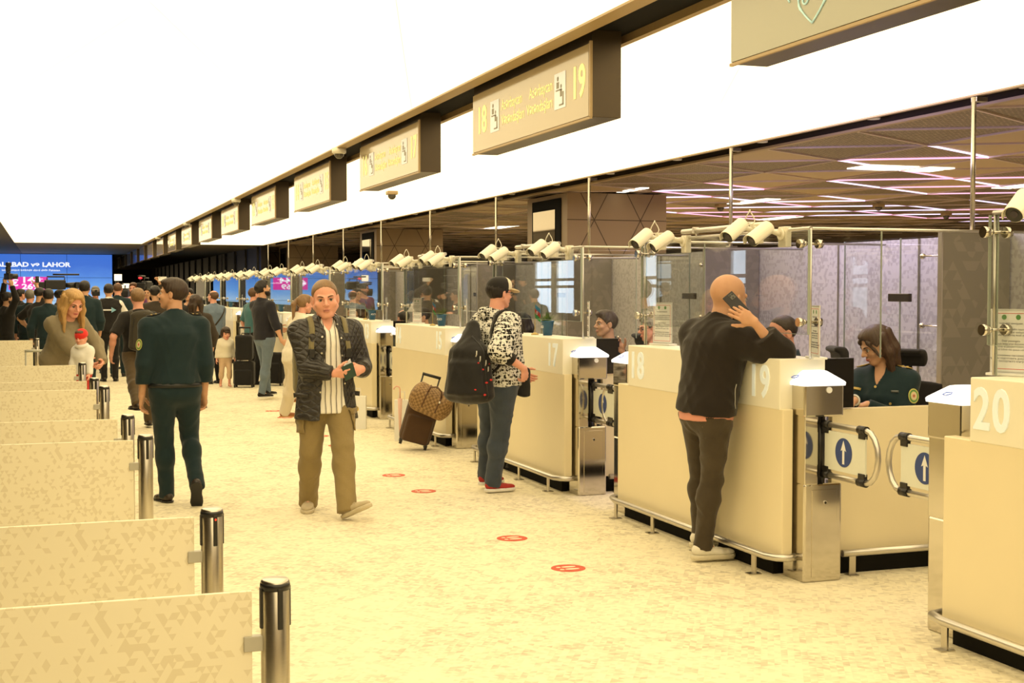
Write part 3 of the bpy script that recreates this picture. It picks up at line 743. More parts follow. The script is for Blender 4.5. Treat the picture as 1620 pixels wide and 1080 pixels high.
# ------------------------------------------------------------------ queue barriers
M_barrier = tri_mat('barrier_panel_pattern', (0.85, 0.79, 0.60), (0.77, 0.70, 0.51), 0.019, 'x', 'z', rough=0.5, thr=0.78, light=(0.89, 0.83, 0.64))
def build_barrier(w=1.5):
    r = empty('queue_barrier')
    pn = MB().box(-w, -0.055, -0.006, 0.006, 0.10, 0.975, bev=0.002).build('panel', M_barrier, r)
    for x in (0, -w - 0.06):
        p = MB().lathe([(0.034, 0.0), (0.034, 0.994), (0.030, 1.0), (0, 1.0)], 28).build('post', M_steel, r); p.location = (x, 0, 0)
        s = MB(); s.lathe([(0.0352, 0.975), (0.0358, 0.985), (0.0345, 0.992)], 28)
        for a in range(4):
            M = Matrix.Rotation(math.radians(a * 90 + 12), 4, 'Z')
            s.box(0.030, 0.0375, -0.0065, 0.0065, 0.885, 0.982, M=M, bev=.002)
        s = s.build('belt_slots', M_black, p)
        MB().lathe([(0, 0.002), (0.15, 0.002), (0.15, 0.008), (0.04, 0.016), (0.034, 0.03)], 28).build('base_plate', M_steel, p)
    for z in (0.85, 0.25):
        MB().box(-0.075, -0.028, -0.012, 0.012, z - 0.018, z + 0.018, bev=.002).build('clip', mat('grey_clip', (0.45, 0.43, 0.36), 0.4), r)
    return r
bars = [(0.50, 3.13, 1.0), (0.478, 4.22, 1.0), (0.43, 6.5, 1.0), (0.41, 7.6, 1.0), (0.377, 9.94, 1.0), (0.338, 10.9, 1.0), (0.304, 13.27, 1.0), (-0.15, 20.2, 1.0), (0.2, 16.9, 1.0)]
bp = build_barrier()
bl = ['nearest of the row, lower left corner', 'second from the front, post with red dot', 'third from the front, left of the walking officer', 'fourth from the front, panel half hidden', 'fifth from the front', 'sixth from the front, thin strip visible', 'in front of the hoodie woman', 'farthest left, before the crowd of officers', 'behind the woman in the grey hoodie']
for i, (x, y, s_) in enumerate(bars):
    if i == 8: continue
    o = bp if i == 0 else copy_tree(bp)
    o.location = (x, y, 0); o.rotation_euler = (0, 0, math.radians(-0.6))
    tag(o, 'patterned cream queue barrier with steel post, ' + bl[i], 'queue barrier', 'queue barriers on the left')
rp = [o for o in bpy.data.objects if o.name.startswith('queue_barrier') and abs(o.location.y - 4.22) < .01][0]
q = [ch for ch in rp.children if ch.name.startswith('post') and abs(ch.location.x) < .01][0]
MB().sphere((.008, -.0365, .968), .0035, 8, 6).build('red_light', glow('red_dot', (.9, .05, .02), 1.0), q)
# ------------------------------------------------------------------ floor stickers: red ring with two footprints
def decal(i, x, y):
    m = MB(); m.prism([(.105 * math.cos(2 * math.pi * q / 36), .105 * math.sin(2 * math.pi * q / 36)) for q in range(36)], 0.0005, .002, mi=0)
    for sy in (-1, 1):
        m.prism([(.014 + .046 * math.cos(t_), sy * .032 + .018 * math.sin(t_)) for t_ in [k * 2 * math.pi / 14 for k in range(14)]], .002, .0028, mi=1)
        m.prism([(-.052 + .015 * math.cos(t_), sy * .032 + .014 * math.sin(t_)) for t_ in [k * 2 * math.pi / 10 for k in range(10)]], .002, .0028, mi=1)
    o = m.build('floor_sticker', [mat('worn_red_print', (0.58, 0.09, 0.04), 0.7, vary=0.25, nscale=25), mat('sticker_footprint', (.80, .72, .52), .7)]); o.location = (x, y, 0)
    tag(o, 'round red footprint sticker on the floor, %s' % ['nearest, in front of counter 18', 'second nearest, left of the first', 'beside the walking man, lower of two', 'beside the walking man, upper of two', 'far, in front of the suitcase row, lower', 'far, in front of the suitcase row, upper', 'far, in front of the child, lower', 'far, in front of the child, upper'][i], 'floor sticker', 'footprint stickers')
for i, y in enumerate([7.43, 8.46, 10.71, 11.73, 14.2, 15.2, 17.6, 18.6]): decal(i, 2.96, y)
# ================================================================== PEOPLE: implicit surfaces turned into one mesh per body / garment
def V3(*a): return np.array(a if len(a) == 3 else a[0], float)
def nrm(v): v = np.asarray(v, float); return v / (np.linalg.norm(v) + 1e-12)
def rotm(yaw=0, pitch=0, roll=0):
    """columns: local x (right), y (forward), z (up); yaw left +, pitch up +, roll to the right +"""
    return np.array((Matrix.Rotation(math.radians(yaw), 3, 'Z') @ Matrix.Rotation(math.radians(pitch), 3, 'X') @ Matrix.Rotation(math.radians(roll), 3, 'Y')))
def frame3(f, n):
    """columns s, f, n: f direction of the limb, n roughly the palm side"""
    f = nrm(f); n = nrm(n - f * np.dot(n, f)); s = np.cross(f, n); return np.stack([s, f, n], 1)
def smin(a, b, k):
    if k <= 0: return np.minimum(a, b)
    h = np.maximum(k - np.abs(a - b), 0) / k; return np.minimum(a, b) - h * h * k * 0.25
def smax(a, b, k): return -smin(-a, -b, k)
def f_cone(a, b, ra, rb):
    a = V3(a); b = V3(b); ab = b - a; L2 = float(ab @ ab) + 1e-12
    def fn(x, y, z):
        t = np.clip(((x - a[0]) * ab[0] + (y - a[1]) * ab[1] + (z - a[2]) * ab[2]) / L2, 0, 1)
        return np.sqrt((x - a[0] - t * ab[0]) ** 2 + (y - a[1] - t * ab[1]) ** 2 + (z - a[2] - t * ab[2]) ** 2) - (ra + (rb - ra) * t)
    m = max(ra, rb); return fn, np.minimum(a, b) - m, np.maximum(a, b) + m
def f_ell(c, r, R=None):
    c = V3(c); r = V3(r); R = np.eye(3) if R is None else R
    def fn(x, y, z):
        dx, dy, dz = x - c[0], y - c[1], z - c[2]
        q = [(dx * R[0, i] + dy * R[1, i] + dz * R[2, i]) / r[i] for i in range(3)]
        k0 = np.sqrt(q[0] ** 2 + q[1] ** 2 + q[2] ** 2); k1 = np.sqrt((q[0] / r[0]) ** 2 + (q[1] / r[1]) ** 2 + (q[2] / r[2]) ** 2) + 1e-6
        return k0 * (k0 - 1) / k1
    e = np.abs(R) @ r; return fn, c - e, c + e
def f_box(c, h, r=0.004, R=None):
    c = V3(c); h = V3(h); R = np.eye(3) if R is None else R
    def fn(x, y, z):
        dx, dy, dz = x - c[0], y - c[1], z - c[2]
        q = [np.abs(dx * R[0, i] + dy * R[1, i] + dz * R[2, i]) - h[i] + r for i in range(3)]
        return np.sqrt(sum(np.maximum(v, 0) ** 2 for v in q)) + np.minimum(np.maximum(q[0], np.maximum(q[1], q[2])), 0) - r
    e = np.abs(R) @ h; return fn, c - e, c + e
def f_elc(a, b, ua, va, ub, vb, U):
    """limb with an elliptical section: half width u along U, half depth v across it"""
    a = V3(a); b = V3(b); w = b - a; L = np.linalg.norm(w) + 1e-9; w = w / L; U = nrm(V3(U) - w * np.dot(V3(U), w)); Vd = np.cross(w, U)
    re_ = 0.8 * min(ua, va, ub, vb)
    def fn(x, y, z):
        dx, dy, dz = x - a[0], y - a[1], z - a[2]
        s = dx * w[0] + dy * w[1] + dz * w[2]; t = np.clip(s / L, 0, 1); e = (s - t * L) / re_
        ru = ua + (ub - ua) * t; rv = va + (vb - va) * t
        u = (dx * U[0] + dy * U[1] + dz * U[2]) / ru; v = (dx * Vd[0] + dy * Vd[1] + dz * Vd[2]) / rv
        k0 = np.sqrt(u * u + v * v + e * e); k1 = np.sqrt((u / ru) ** 2 + (v / rv) ** 2 + (e / re_) ** 2) + 1e-6
        return k0 * (k0 - 1) / k1
    m = max(ua, va, ub, vb); return fn, np.minimum(a, b) - m, np.maximum(a, b) + m
def f_half(p, n):
    p = V3(p); n = nrm(n)
    return lambda x, y, z: (x - p[0]) * n[0] + (y - p[1]) * n[1] + (z - p[2]) * n[2]
def clip(prim, *halves):
    fn, lo, hi = prim
    def g(x, y, z):
        d = fn(x, y, z)
        for h in halves: d = np.maximum(d, h(x, y, z))
        return d
    return g, lo, hi
class Fld:
    def __init__(s): s.ops = []; s.disp = None; s.fine = []
    def add(s, prim, k=0.02): s.ops.append(('u', prim, k)); return s
    def sub(s, prim, k=0.01): s.ops.append(('s', prim, k)); return s
    def cut(s, half, k=0.0): s.ops.append(('c', (half, None, None), k)); return s
    def bounds(s):
        lo = np.min([p[1] for m, p, k in s.ops if m == 'u'], 0); hi = np.max([p[2] for m, p, k in s.ops if m == 'u'], 0); return lo, hi
    def pts(s, P):
        P = np.atleast_2d(P); x, y, z = P[:, 0], P[:, 1], P[:, 2]; D = np.full(len(P), 1.0)
        for m, (fn, lo, hi), k in s.ops:
            d = fn(x, y, z); D = smin(D, d, k) if m == 'u' else smax(D, -d, k) if m == 's' else smax(D, d, k)
        if s.disp: D = D + s.disp(x, y, z, D)
        return D
    def hit(s, o, d, far=0.6, step=0.002):
        """first surface point met coming from outside towards o along -d"""
        d = nrm(d); o = V3(o); t = np.arange(far, -0.1, -step); D = s.pts(o + t[:, None] * d); i = np.argmax(D < 0)
        if D[i] >= 0: return o, d
        p = o + t[i] * d; e = 0.004
        g = np.array([s.pts(p + v * e)[0] - s.pts(p - v * e)[0] for v in np.eye(3)]); return p, nrm(g)
    def mesh(s, cell=0.01):
        lo, hi = s.bounds(); lo = lo - 0.03; hi = hi + 0.03; ax = []
        for i in range(3):
            segs = sorted([(max(lo[i], f[0][i]), min(hi[i], f[1][i]), f[2]) for f in s.fine if f[0][i] < hi[i] and f[1][i] > lo[i]])
            c = [lo[i]]
            while c[-1] < hi[i]:
                st = cell
                for (a, b, q) in segs:
                    if a - cell <= c[-1] <= b: st = min(st, q)
                c.append(c[-1] + st)
            ax.append(np.array(c))
        X, Y, Z = ax; D = np.full((len(X), len(Y), len(Z)), 0.5, np.float32)
        for m, (fn, l, h), k in s.ops:
            if l is None:
                D = smax(D, fn(X[:, None, None], Y[None, :, None], Z[None, None, :]).astype(np.float32), k); continue
            pad = k + 2.5 * cell
            i0, i1 = np.searchsorted(X, [l[0] - pad, h[0] + pad]); j0, j1 = np.searchsorted(Y, [l[1] - pad, h[1] + pad]); k0, k1 = np.searchsorted(Z, [l[2] - pad, h[2] + pad])
            if i1 <= i0 or j1 <= j0 or k1 <= k0: continue
            sub = D[i0:i1, j0:j1, k0:k1]; d = fn(X[i0:i1, None, None], Y[None, j0:j1, None], Z[None, None, k0:k1]).astype(np.float32)
            D[i0:i1, j0:j1, k0:k1] = smin(sub, d, k) if m == 'u' else smax(sub, -d, k)
        if s.disp:
            w = np.nonzero(np.abs(D) < 0.04); D[w] += s.disp(X[w[0]], Y[w[1]], Z[w[2]], D[w]).astype(np.float32)
        return nets(D, X, Y, Z)
def nets(D, X, Y, Z):
    S = D < 0; n = S.shape
    c = np.zeros((n[0] - 1, n[1] - 1, n[2] - 1), np.uint8)
    off = [(i, j, k) for i in (0, 1) for j in (0, 1) for k in (0, 1)]
    for (i, j, k) in off: c += S[i:n[0] - 1 + i, j:n[1] - 1 + j, k:n[2] - 1 + k]
    act = (c > 0) & (c < 8); I = np.argwhere(act); idx = np.full(act.shape, -1, np.int64); idx[act] = np.arange(len(I))
    acc = np.zeros((len(I), 3)); cnt = np.zeros(len(I)); AX = (X, Y, Z)
    for a in off:
        for d in range(3):
            if a[d]: continue
            b = list(a); b[d] = 1
            A = I + a; B = I + b
            d1 = D[A[:, 0], A[:, 1], A[:, 2]].astype(float); d2 = D[B[:, 0], B[:, 1], B[:, 2]].astype(float)
            cr = (d1 < 0) != (d2 < 0); t = np.where(cr, d1 / np.where(cr, d1 - d2, 1), 0)
            for e in range(3):
                pa = AX[e][A[:, e]]; pb = AX[e][B[:, e]]; acc[:, e] += cr * (pa + (pb - pa) * t)
            cnt += cr
    Vv = acc / np.maximum(cnt, 1)[:, None]; F = []
    for d in range(3):
        sl0 = [slice(None)] * 3; sl1 = [slice(None)] * 3; sl0[d] = slice(0, -1); sl1[d] = slice(1, None)
        a, b = S[tuple(sl0)], S[tuple(sl1)]; e, f = [q for q in range(3) if q != d]
        w = np.argwhere(a != b); w = w[(w[:, e] > 0) & (w[:, f] > 0) & (w[:, e] < n[e] - 1) & (w[:, f] < n[f] - 1)]
        if not len(w): continue
        fl = a[w[:, 0], w[:, 1], w[:, 2]]
        def g(de, df):
            q = w.copy(); q[:, e] -= de; q[:, f] -= df; return idx[q[:, 0], q[:, 1], q[:, 2]]
        Q = np.stack([g(1, 1), g(0, 1), g(0, 0), g(1, 0)], 1)
        if d == 1: fl = ~fl
        Q[~fl] = Q[~fl][:, ::-1]; F.append(Q)
    return Vv, np.concatenate(F) if F else np.zeros((0, 4), int)
def sdf_obj(name, fld, mats, parent, cell=0.01, matfn=None):
    Vv, F = fld.mesh(cell); F = F[(F >= 0).all(1)]
    me = bpy.data.meshes.new(name); me.vertices.add(len(Vv)); me.vertices.foreach_set('co', Vv.astype(np.float32).ravel())
    me.loops.add(len(F) * 4); me.loops.foreach_set('vertex_index', F.astype(np.int32).ravel())
    me.polygons.add(len(F)); me.polygons.foreach_set('loop_start', np.arange(0, len(F) * 4, 4, dtype=np.int32))
    me.polygons.foreach_set('use_smooth', np.ones(len(F), bool))
    if matfn is not None:
        me.polygons.foreach_set('material_index', matfn(Vv[F].mean(1)).astype(np.int32))
    me.update(calc_edges=True); me.validate()
    return link_mesh(name, me, mats, parent)
def wrinkle(amp, seed=0, fz=55.0, fx=16.0):
    r = np.random.RandomState(seed); ph = r.rand(8) * 6.28; dr = r.randn(5, 3); dr /= np.linalg.norm(dr, axis=1)[:, None]
    def fn(x, y, z, D=None):
        w = 1.3 * np.sin(fx * x + ph[0]) + 1.2 * np.sin(fx * 1.1 * y + 5 * z + ph[1])
        m = 0.5 + 0.5 * np.sin(9 * z + 1.7 * w + ph[7])
        v = (np.abs(np.sin(fz * 0.5 * z + 2.0 * w + 9 * x + ph[2])) - 0.6) * 0.75 * m + 0.45 * (np.abs(np.sin(fz * 0.36 * z - 22 * x + 15 * y - 1.4 * w + ph[3])) - 0.6)
        for i in range(3): v = v + 0.16 * np.sin(34 * (dr[i, 0] * x + dr[i, 1] * y + dr[i, 2] * z) + 1.2 * w + ph[4 + i])
        return amp * v
    return fn
def two_bone(a, t, l1, l2, pole):
    a = V3(a); t = V3(t); d = t - a; L = np.linalg.norm(d); Lc = min(L, (l1 + l2) * 0.999); d = nrm(d); t = a + d * Lc
    x = (l1 * l1 - l2 * l2 + Lc * Lc) / (2 * Lc); h = math.sqrt(max(l1 * l1 - x * x, 0))
    p = V3(pole) - d * np.dot(V3(pole), d); return a + d * x + nrm(p) * h, t

SKINS = {'fair': (0.72, 0.40, 0.27), 'pink': (0.74, 0.37, 0.26), 'tan': (0.60, 0.34, 0.20), 'olive': (0.55, 0.32, 0.19)}
HAIRS = {'black': (0.014, 0.010, 0.008), 'dark': (0.035, 0.020, 0.011), 'brown': (0.10, 0.050, 0.022), 'sandy': (0.20, 0.115, 0.05), 'grey': (0.17, 0.15, 0.12), 'blonde': (0.42, 0.25, 0.09), 'darkred': (0.09, 0.035, 0.016), 'darkbrown': (0.050, 0.025, 0.013)}
def skin_mat(k):
    if 'skin_' + k in MC: return MC['skin_' + k]
    t = NT('skin_' + k); c = SKINS[k]; n = t.noise(t.coord(), 25, 4)
    t.base(t.mix(n, (c[0] * .93, c[1] * .86, c[2] * .84, 1), (min(1, c[0] * 1.05), c[1] * 1.08, c[2] * 1.10, 1)), 0.5, 0, 0.35)
    t.b.inputs['Subsurface Weight'].default_value = 0.08; t.b.inputs['Subsurface Radius'].default_value = (0.02, 0.008, 0.004); t.b.inputs['Subsurface Scale'].default_value = 0.3
    t.bump(t.noise(t.coord(), 320, 2), 0.06, 0.002); MC['skin_' + k] = t.m; return t.m
def hair_mat(k):
    if 'hair_' + k in MC: return MC['hair_' + k]
    t = NT('hair_' + k); c = HAIRS[k]; co = t.coord()
    n = t.noise(t.scale(co, (260, 90, 14)), 1.0, 3); n2 = t.noise(co, 12, 2)
    f = t.math('ADD', t.math('MULTIPLY', n, 0.6), t.math('MULTIPLY', n2, 0.4))
    t.base(t.mix(f, tuple(v * .45 for v in c) + (1,), tuple(min(1, v * 1.7) for v in c) + (1,)), 0.45, 0, 0.4)
    t.bump(n, 0.5, 0.006); MC['hair_' + k] = t.m; return t.m
M_eyew = mat('eye_white', (0.50, 0.44, 0.38), 0.25, vary=0.01); M_iris = mat('eye_iris', (0.03, 0.022, 0.016), 0.15); M_lip = mat('lips', (0.50, 0.20, 0.15), 0.45); M_liprose = mat('lips_rose', (0.52, 0.13, 0.12), 0.4)

class Person:
    def __init__(s, label, loc, yaw, h=1.75, cat='person', group=None, det=1.0, **P):
        s.root = empty('person', (loc[0], loc[1], loc[2] if len(loc) > 2 else 0), math.radians(yaw), label, cat, group)
        s.P = P; s.s = h / 1.75; s.h = h; s.det = det; s.loc = V3(loc[0], loc[1], loc[2] if len(loc) > 2 else 0)
        a = math.radians(yaw); s.Ri = np.array([[math.cos(a), math.sin(a), 0], [-math.sin(a), math.cos(a), 0], [0, 0, 1.0]])
        s.fat = P.get('fat', 1.0); s.skel(); s.parts()
    def L(s, w): return s.Ri @ (V3(w) - s.loc)         # world -> local
    def tgt(s, v):                                        # ('w', point) world target or local metres
        if v is None: return None
        if isinstance(v, tuple) and v[0] == 'f':             # foot planted on the floor below this point of the picture
            w = at(v[1], v[2], Z=0.0); w[2] = 0.068 * s.s * s.P.get('shoescale', 1.0) + s.P.get('sole', .018); return s.L(w)
        if isinstance(v, tuple) and len(v) == 2 and isinstance(v[0], str): return s.L(v[1])
        return V3(v)
    def skel(s):
        P, q = s.P, s.s; J = s.J = {}
        pel = V3(P.get('pel', (0, 0, 0.95 * q))); s.Rp = rotm(P.get('hipyaw', 0), 0, 0)
        s.Rt = rotm(P.get('twist', 0), -P.get('lean', 2), P.get('side', 0))
        up = s.Rt[:, 2]; J['pel'] = pel; J['neck'] = pel + up * 0.50 * q + s.Rt[:, 1] * -0.012 * q
        J['chest'] = pel + up * 0.33 * q; J['waist'] = pel + up * 0.14 * q
        sw = P.get('sw', 0.178) * q; sr = s.Rt[:, 0]
        for sd, g in (('L', -1), ('R', 1)):
            J['sh' + sd] = J['neck'] + sr * g * sw - up * (0.066 * q - P.get('shrug' + sd, 0)) + s.Rt[:, 1] * P.get('shfwd' + sd, 0)
            J['hip' + sd] = pel + s.Rp[:, 0] * g * 0.092 * q - V3(0, 0, 0.045 * q)
            an = s.tgt(P.get('foot' + sd, (g * 0.10, 0.0, 0.068 * q + P.get('sole', .018))))
            J['kn' + sd], J['an' + sd] = two_bone(J['hip' + sd], an, 0.415 * q, 0.415 * q, s.Rp @ V3(P.get('knee' + sd, (g * 0.12, 1, 0.1))))
            wr = s.tgt(P.get('hand' + sd)); wr = wr if wr is not None else J['sh' + sd] + V3(g * 0.09, 0.04, -0.50 * q)
            J['el' + sd], J['wr' + sd] = two_bone(J['sh' + sd], wr, 0.285 * q, 0.255 * q, V3(P.get('elbow' + sd, (g * 0.6, -1, -0.3))))
        s.hs = q * P.get('head', 1.0)
        s.Rh = s.Rt @ rotm(0, P.get('lean', 2) * 0.6, 0) @ rotm(*P.get('look', (0, 0, 0))) if not P.get('abshead') else rotm(*P['look'])
        nd = nrm(s.Rt[:, 2] * 0.7 + V3(0, 0, 0.3) + s.Rt[:, 1] * (0.22 + P.get('neckfwd', 0))); J['head'] = J['neck'] + nd * P.get('necklen', 0.105) * q + s.Rh @ V3(0, 0.012, 0.075) * s.hs
    # ---------------------------------------------------------- body
    def hand_ops(s, F, sd, cell):
        P, q = s.P, s.s; J = s.J; g = -1 if sd == 'L' else 1; wr = J['wr' + sd]; el = J['el' + sd]
        fd = P.get('hdir' + sd); fd = nrm(wr - el) if fd is None else nrm(s.Ri @ V3(fd[1]) if isinstance(fd[0], str) else V3(fd))
        pn = P.get('palm' + sd); pn = V3(-g, 0.15, 0) if pn is None else (s.Ri @ V3(pn[1]) if isinstance(pn[0], str) else V3(pn))
        Rr = frame3(fd, pn); sdir, f, n = Rr[:, 0], Rr[:, 1], Rr[:, 2]
        # thumb side: for a left hand with palm n and fingers f the thumb lies along -s, right hand along +s ; s = f x n
        th = np.cross(f, n) if sd == 'R' else np.cross(n, f)
        z = 1.04 * q * P.get('handscale', 1.0); W = lambda a, b, c: wr + (th * a + f * b + n * c) * z
        curl = P.get('curl' + sd, 0.28); cs = curl if isinstance(curl, (list, tuple)) else [curl * v for v in (0.85, 0.95, 1.05, 1.15)]
        F.add(f_elc(W(0, -0.005, 0), W(0.002, 0.055, 0), 0.027 * z, 0.019 * z, 0.040 * z, 0.0145 * z, th), 0.012)
        F.add(f_elc(W(0.001, 0.05, 0.001), W(0.0, 0.082, 0.001), 0.040 * z, 0.0145 * z, 0.038 * z, 0.012 * z, th), 0.01)
        F.add(f_ell(W(0.022, 0.03, 0.008), V3(0.016, 0.028, 0.014) * z, np.stack([th, f, n], 1)), 0.01)
        fs = []
        for i, (o, ln, r) in enumerate(((0.029, 0.070, 0.0093), (0.0095, 0.079, 0.0096), (-0.010, 0.073, 0.0090), (-0.0285, 0.057, 0.0080))):
            p = W(o, 0.080 - abs(i - 1) * 0.003, 0.0); ang = 0.0; sp = (1.5 - i) * 0.05 * P.get('spread' + sd, 1.0)
            d0 = nrm(f + th * sp); pts = [p]
            for jn, (fr, mx) in enumerate(((0.46, 78), (0.30, 92), (0.24, 60))):
                ang += math.radians(mx) * cs[i]; d = d0 * math.cos(ang) + n * math.sin(ang); p = p + d * ln * fr * z; pts.append(p)
            rs = [r, r * 0.95, r * 0.88, r * 0.76]
            for a in range(3): F.add(f_cone(pts[a], pts[a + 1], rs[a] * z, rs[a + 1] * z), 0.0045)
            fs.append(pts)
        tc = P.get('thumb' + sd, 0.35); p = W(0.020, 0.018, 0.006); d = nrm(th * 0.78 + f * 0.62 + n * (0.25 + 0.5 * tc)); pts = [p]
        for ln, ra, rb in ((0.040, 0.0145, 0.0115), (0.034, 0.0112, 0.0100), (0.026, 0.0100, 0.0078)):
            pn_ = p + d * ln * z; F.add(f_cone(p, pn_, ra * z, rb * z), 0.007); p = pn_; pts.append(p); d = nrm(d + f * 0.35 + n * 0.40 * tc - th * 0.5 * tc)
        s.J['fing' + sd] = fs; s.J['thumbpts' + sd] = pts; s.J['palmR' + sd] = np.stack([th, f, n], 1)
        c = W(0, 0.08, 0); F.fine.append((c - 0.115, c + 0.115, cell))
    def parts(s):
        P, q, J = s.P, s.s, s.J; det = s.det; fat = s.fat
        B = Fld(); up, rt, fw = s.Rt[:, 2], s.Rt[:, 0], s.Rt[:, 1]; pel = J['pel']; fem = P.get('female', False)
        T = s.torso_secs(0.0)
        s.torso(B, 0.0)
        nb = J['neck']; H = lambda x, y, z: J['head'] + s.Rh @ (V3(x, y, z) * s.hs); hs = s.hs; Rh = s.Rh; s.H = H
        B.add(f_cone(nb - up * 0.05 * q, H(0, -0.018, -0.045), 0.062 * q * (0.9 if fem else 1.0) * (0.5 + .5 * fat), 0.052 * hs * (0.88 if fem else 1) * (0.4 + .6 * fat)), 0.03)
        for sd, g in (('L', -1), ('R', 1)):
            B.add(f_cone(J['sh' + sd], J['el' + sd], 0.050 * q * fat, 0.037 * q * fat), 0.03); B.add(f_cone(J['el' + sd], J['wr' + sd], 0.038 * q * fat, 0.0245 * q), 0.015)
            e2 = J['el' + sd] * 0.68 + J['wr' + sd] * 0.32; B.add(f_ell(e2, V3(0.040, 0.040, 0.05) * q * fat ** 0.5), 0.02)
            B.add(f_cone(J['hip' + sd], J['kn' + sd], 0.080 * q * fat, 0.050 * q), 0.04); B.add(f_cone(J['kn' + sd], J['an' + sd], 0.050 * q, 0.036 * q), 0.02)
            fy = s.footdir(sd); B.add(f_cone(J['an' + sd], J['an' + sd] + fy * 0.08 * q - V3(0, 0, 0.048 * q), 0.032 * q, 0.016 * q), 0.02)
        # head
        A = lambda *a, **k: B.add(*a, **k)
        w = P.get('face', 1.0)
        A(f_ell(H(0, -0.016, 0.036), V3(0.075, 0.094, 0.082) * hs, Rh), k=0.03)
        A(f_ell(H(0, 0.030, -0.022), V3(0.060 * w, 0.060, 0.078) * hs, Rh), k=0.02)
        A(f_ell(H(0, 0.064, -0.086), V3(0.026 * w, 0.022, 0.021) * hs, Rh), k=0.022)
        for g in (-1, 1):
            A(f_cone(H(g * 0.056 * w, 0.002, -0.045), H(g * 0.018, 0.058, -0.088), 0.017 * hs, 0.016 * hs), k=0.022)
            A(f_ell(H(g * 0.038 * w, 0.062, -0.022), V3(0.022, 0.018, 0.018) * hs, Rh), k=0.018)
            A(f_cone(H(g * 0.012, 0.083, 0.022), H(g * 0.042, 0.068, 0.026), 0.010 * hs, 0.010 * hs), k=0.012)
            B.sub(f_ell(H(g * 0.031, 0.097, 0.006), V3(0.019, 0.017, 0.011) * hs, Rh), k=0.012)
            A(f_ell(H(g * 0.0115, 0.095, -0.024), V3(0.009, 0.009, 0.007) * hs, Rh), k=0.006)
            # ears
            Re = Rh @ rotm(g * 22, 0, 0)
            A(f_ell(H(g * 0.078, -0.008, -0.004), V3(0.0075, 0.019, 0.031) * hs, Re), k=0.008); B.sub(f_ell(H(g * 0.087, -0.003, 0.0), V3(0.006, 0.011, 0.018) * hs, Re), k=0.004)
        A(f_cone(H(0, 0.084, 0.014), H(0, 0.108, -0.018), 0.0085 * hs, 0.0115 * hs), k=0.010)
        A(f_ell(H(0, 0.088, -0.050), V3(0.020, 0.010, 0.0065) * hs, Rh), k=0.008); A(f_ell(H(0, 0.086, -0.062), V3(0.018, 0.010, 0.0065) * hs, Rh), k=0.008)
        B.sub(f_ell(H(0, 0.099, -0.0562), V3(0.022, 0.008, 0.0016) * hs, Rh), k=0.003)
        B.fine.append((J['head'] - 0.14 * hs, J['head'] + 0.15 * hs, 0.0045 / det))
        for sd in 'LR':
            if not P.get('nohand' + sd): s.hand_ops(B, sd, (0.0042 if det >= .9 else 0.007))
        s.B = B
        body = s.body = sdf_obj('body', B, skin_mat(P.get('skin', 'tan')), s.root, 0.014 / det)
        if not P.get('back'): s.face(body)
        s.hair(); s.clothes()
    def footdir(s, sd):
        a = math.radians(s.P.get('toe' + sd, 10 if sd == 'L' else -10)); b = math.radians(s.P.get('tp' + sd, 0))   # yaw left +, toe up +
        v = V3(-math.sin(a) * math.cos(b), math.cos(a) * math.cos(b), math.sin(b)); return s.Rp @ v
    def torso_secs(s, inf):
        """(height along the torso above the pelvis, half width, half depth, forward shift)"""
        f = s.fat; fem = s.P.get('female', False); b = s.P.get('belly', 0.0)
        if fem: S = [(-0.06, .160, .110, 0), (0.02, .158, .108, 0), (0.13, .122, .090, 0), (0.23, .128, .098, .012), (0.32, .140, .115, .022), (0.40, .152, .092, 0), (0.455, .10, .066, -.005)]
        else: S = [(-0.06, .150, .108, 0), (0.02, .152, .108 + b * .5, b * .4), (0.13, .142, .103 + b, b * .8), (0.23, .152, .108 + b * .5, .004 + b * .4), (0.33, .168, .117, .004), (0.40, .172, .104, -.004), (0.455, .105, .070, -.010)]
        return [(t * s.s, (u * f + inf) * 1.0 * s.s, (v * f + inf) * s.s, y * s.s) for t, u, v, y in S]
    def torso(s, F, inf, t0=-9, k=0.02):
        pel, up, rt, fw = s.J['pel'], s.Rt[:, 2], s.Rt[:, 0], s.Rt[:, 1]; S = s.torso_secs(inf)
        for a, b in zip(S[:-1], S[1:]):
            if b[0] < t0 - 1e-6: continue
            F.add(f_elc(pel + up * a[0] + fw * a[3], pel + up * b[0] + fw * b[3], a[1], a[2], b[1], b[2], rt), 0.05)
        for sd in 'LR':                                          # trapezius and shoulder caps
            F.add(f_cone(s.J['neck'] + up * 0.0, s.J['sh' + sd] + up * 0.0, 0.045 * s.s + inf * .7, 0.050 * s.s + inf * .8), 0.045)
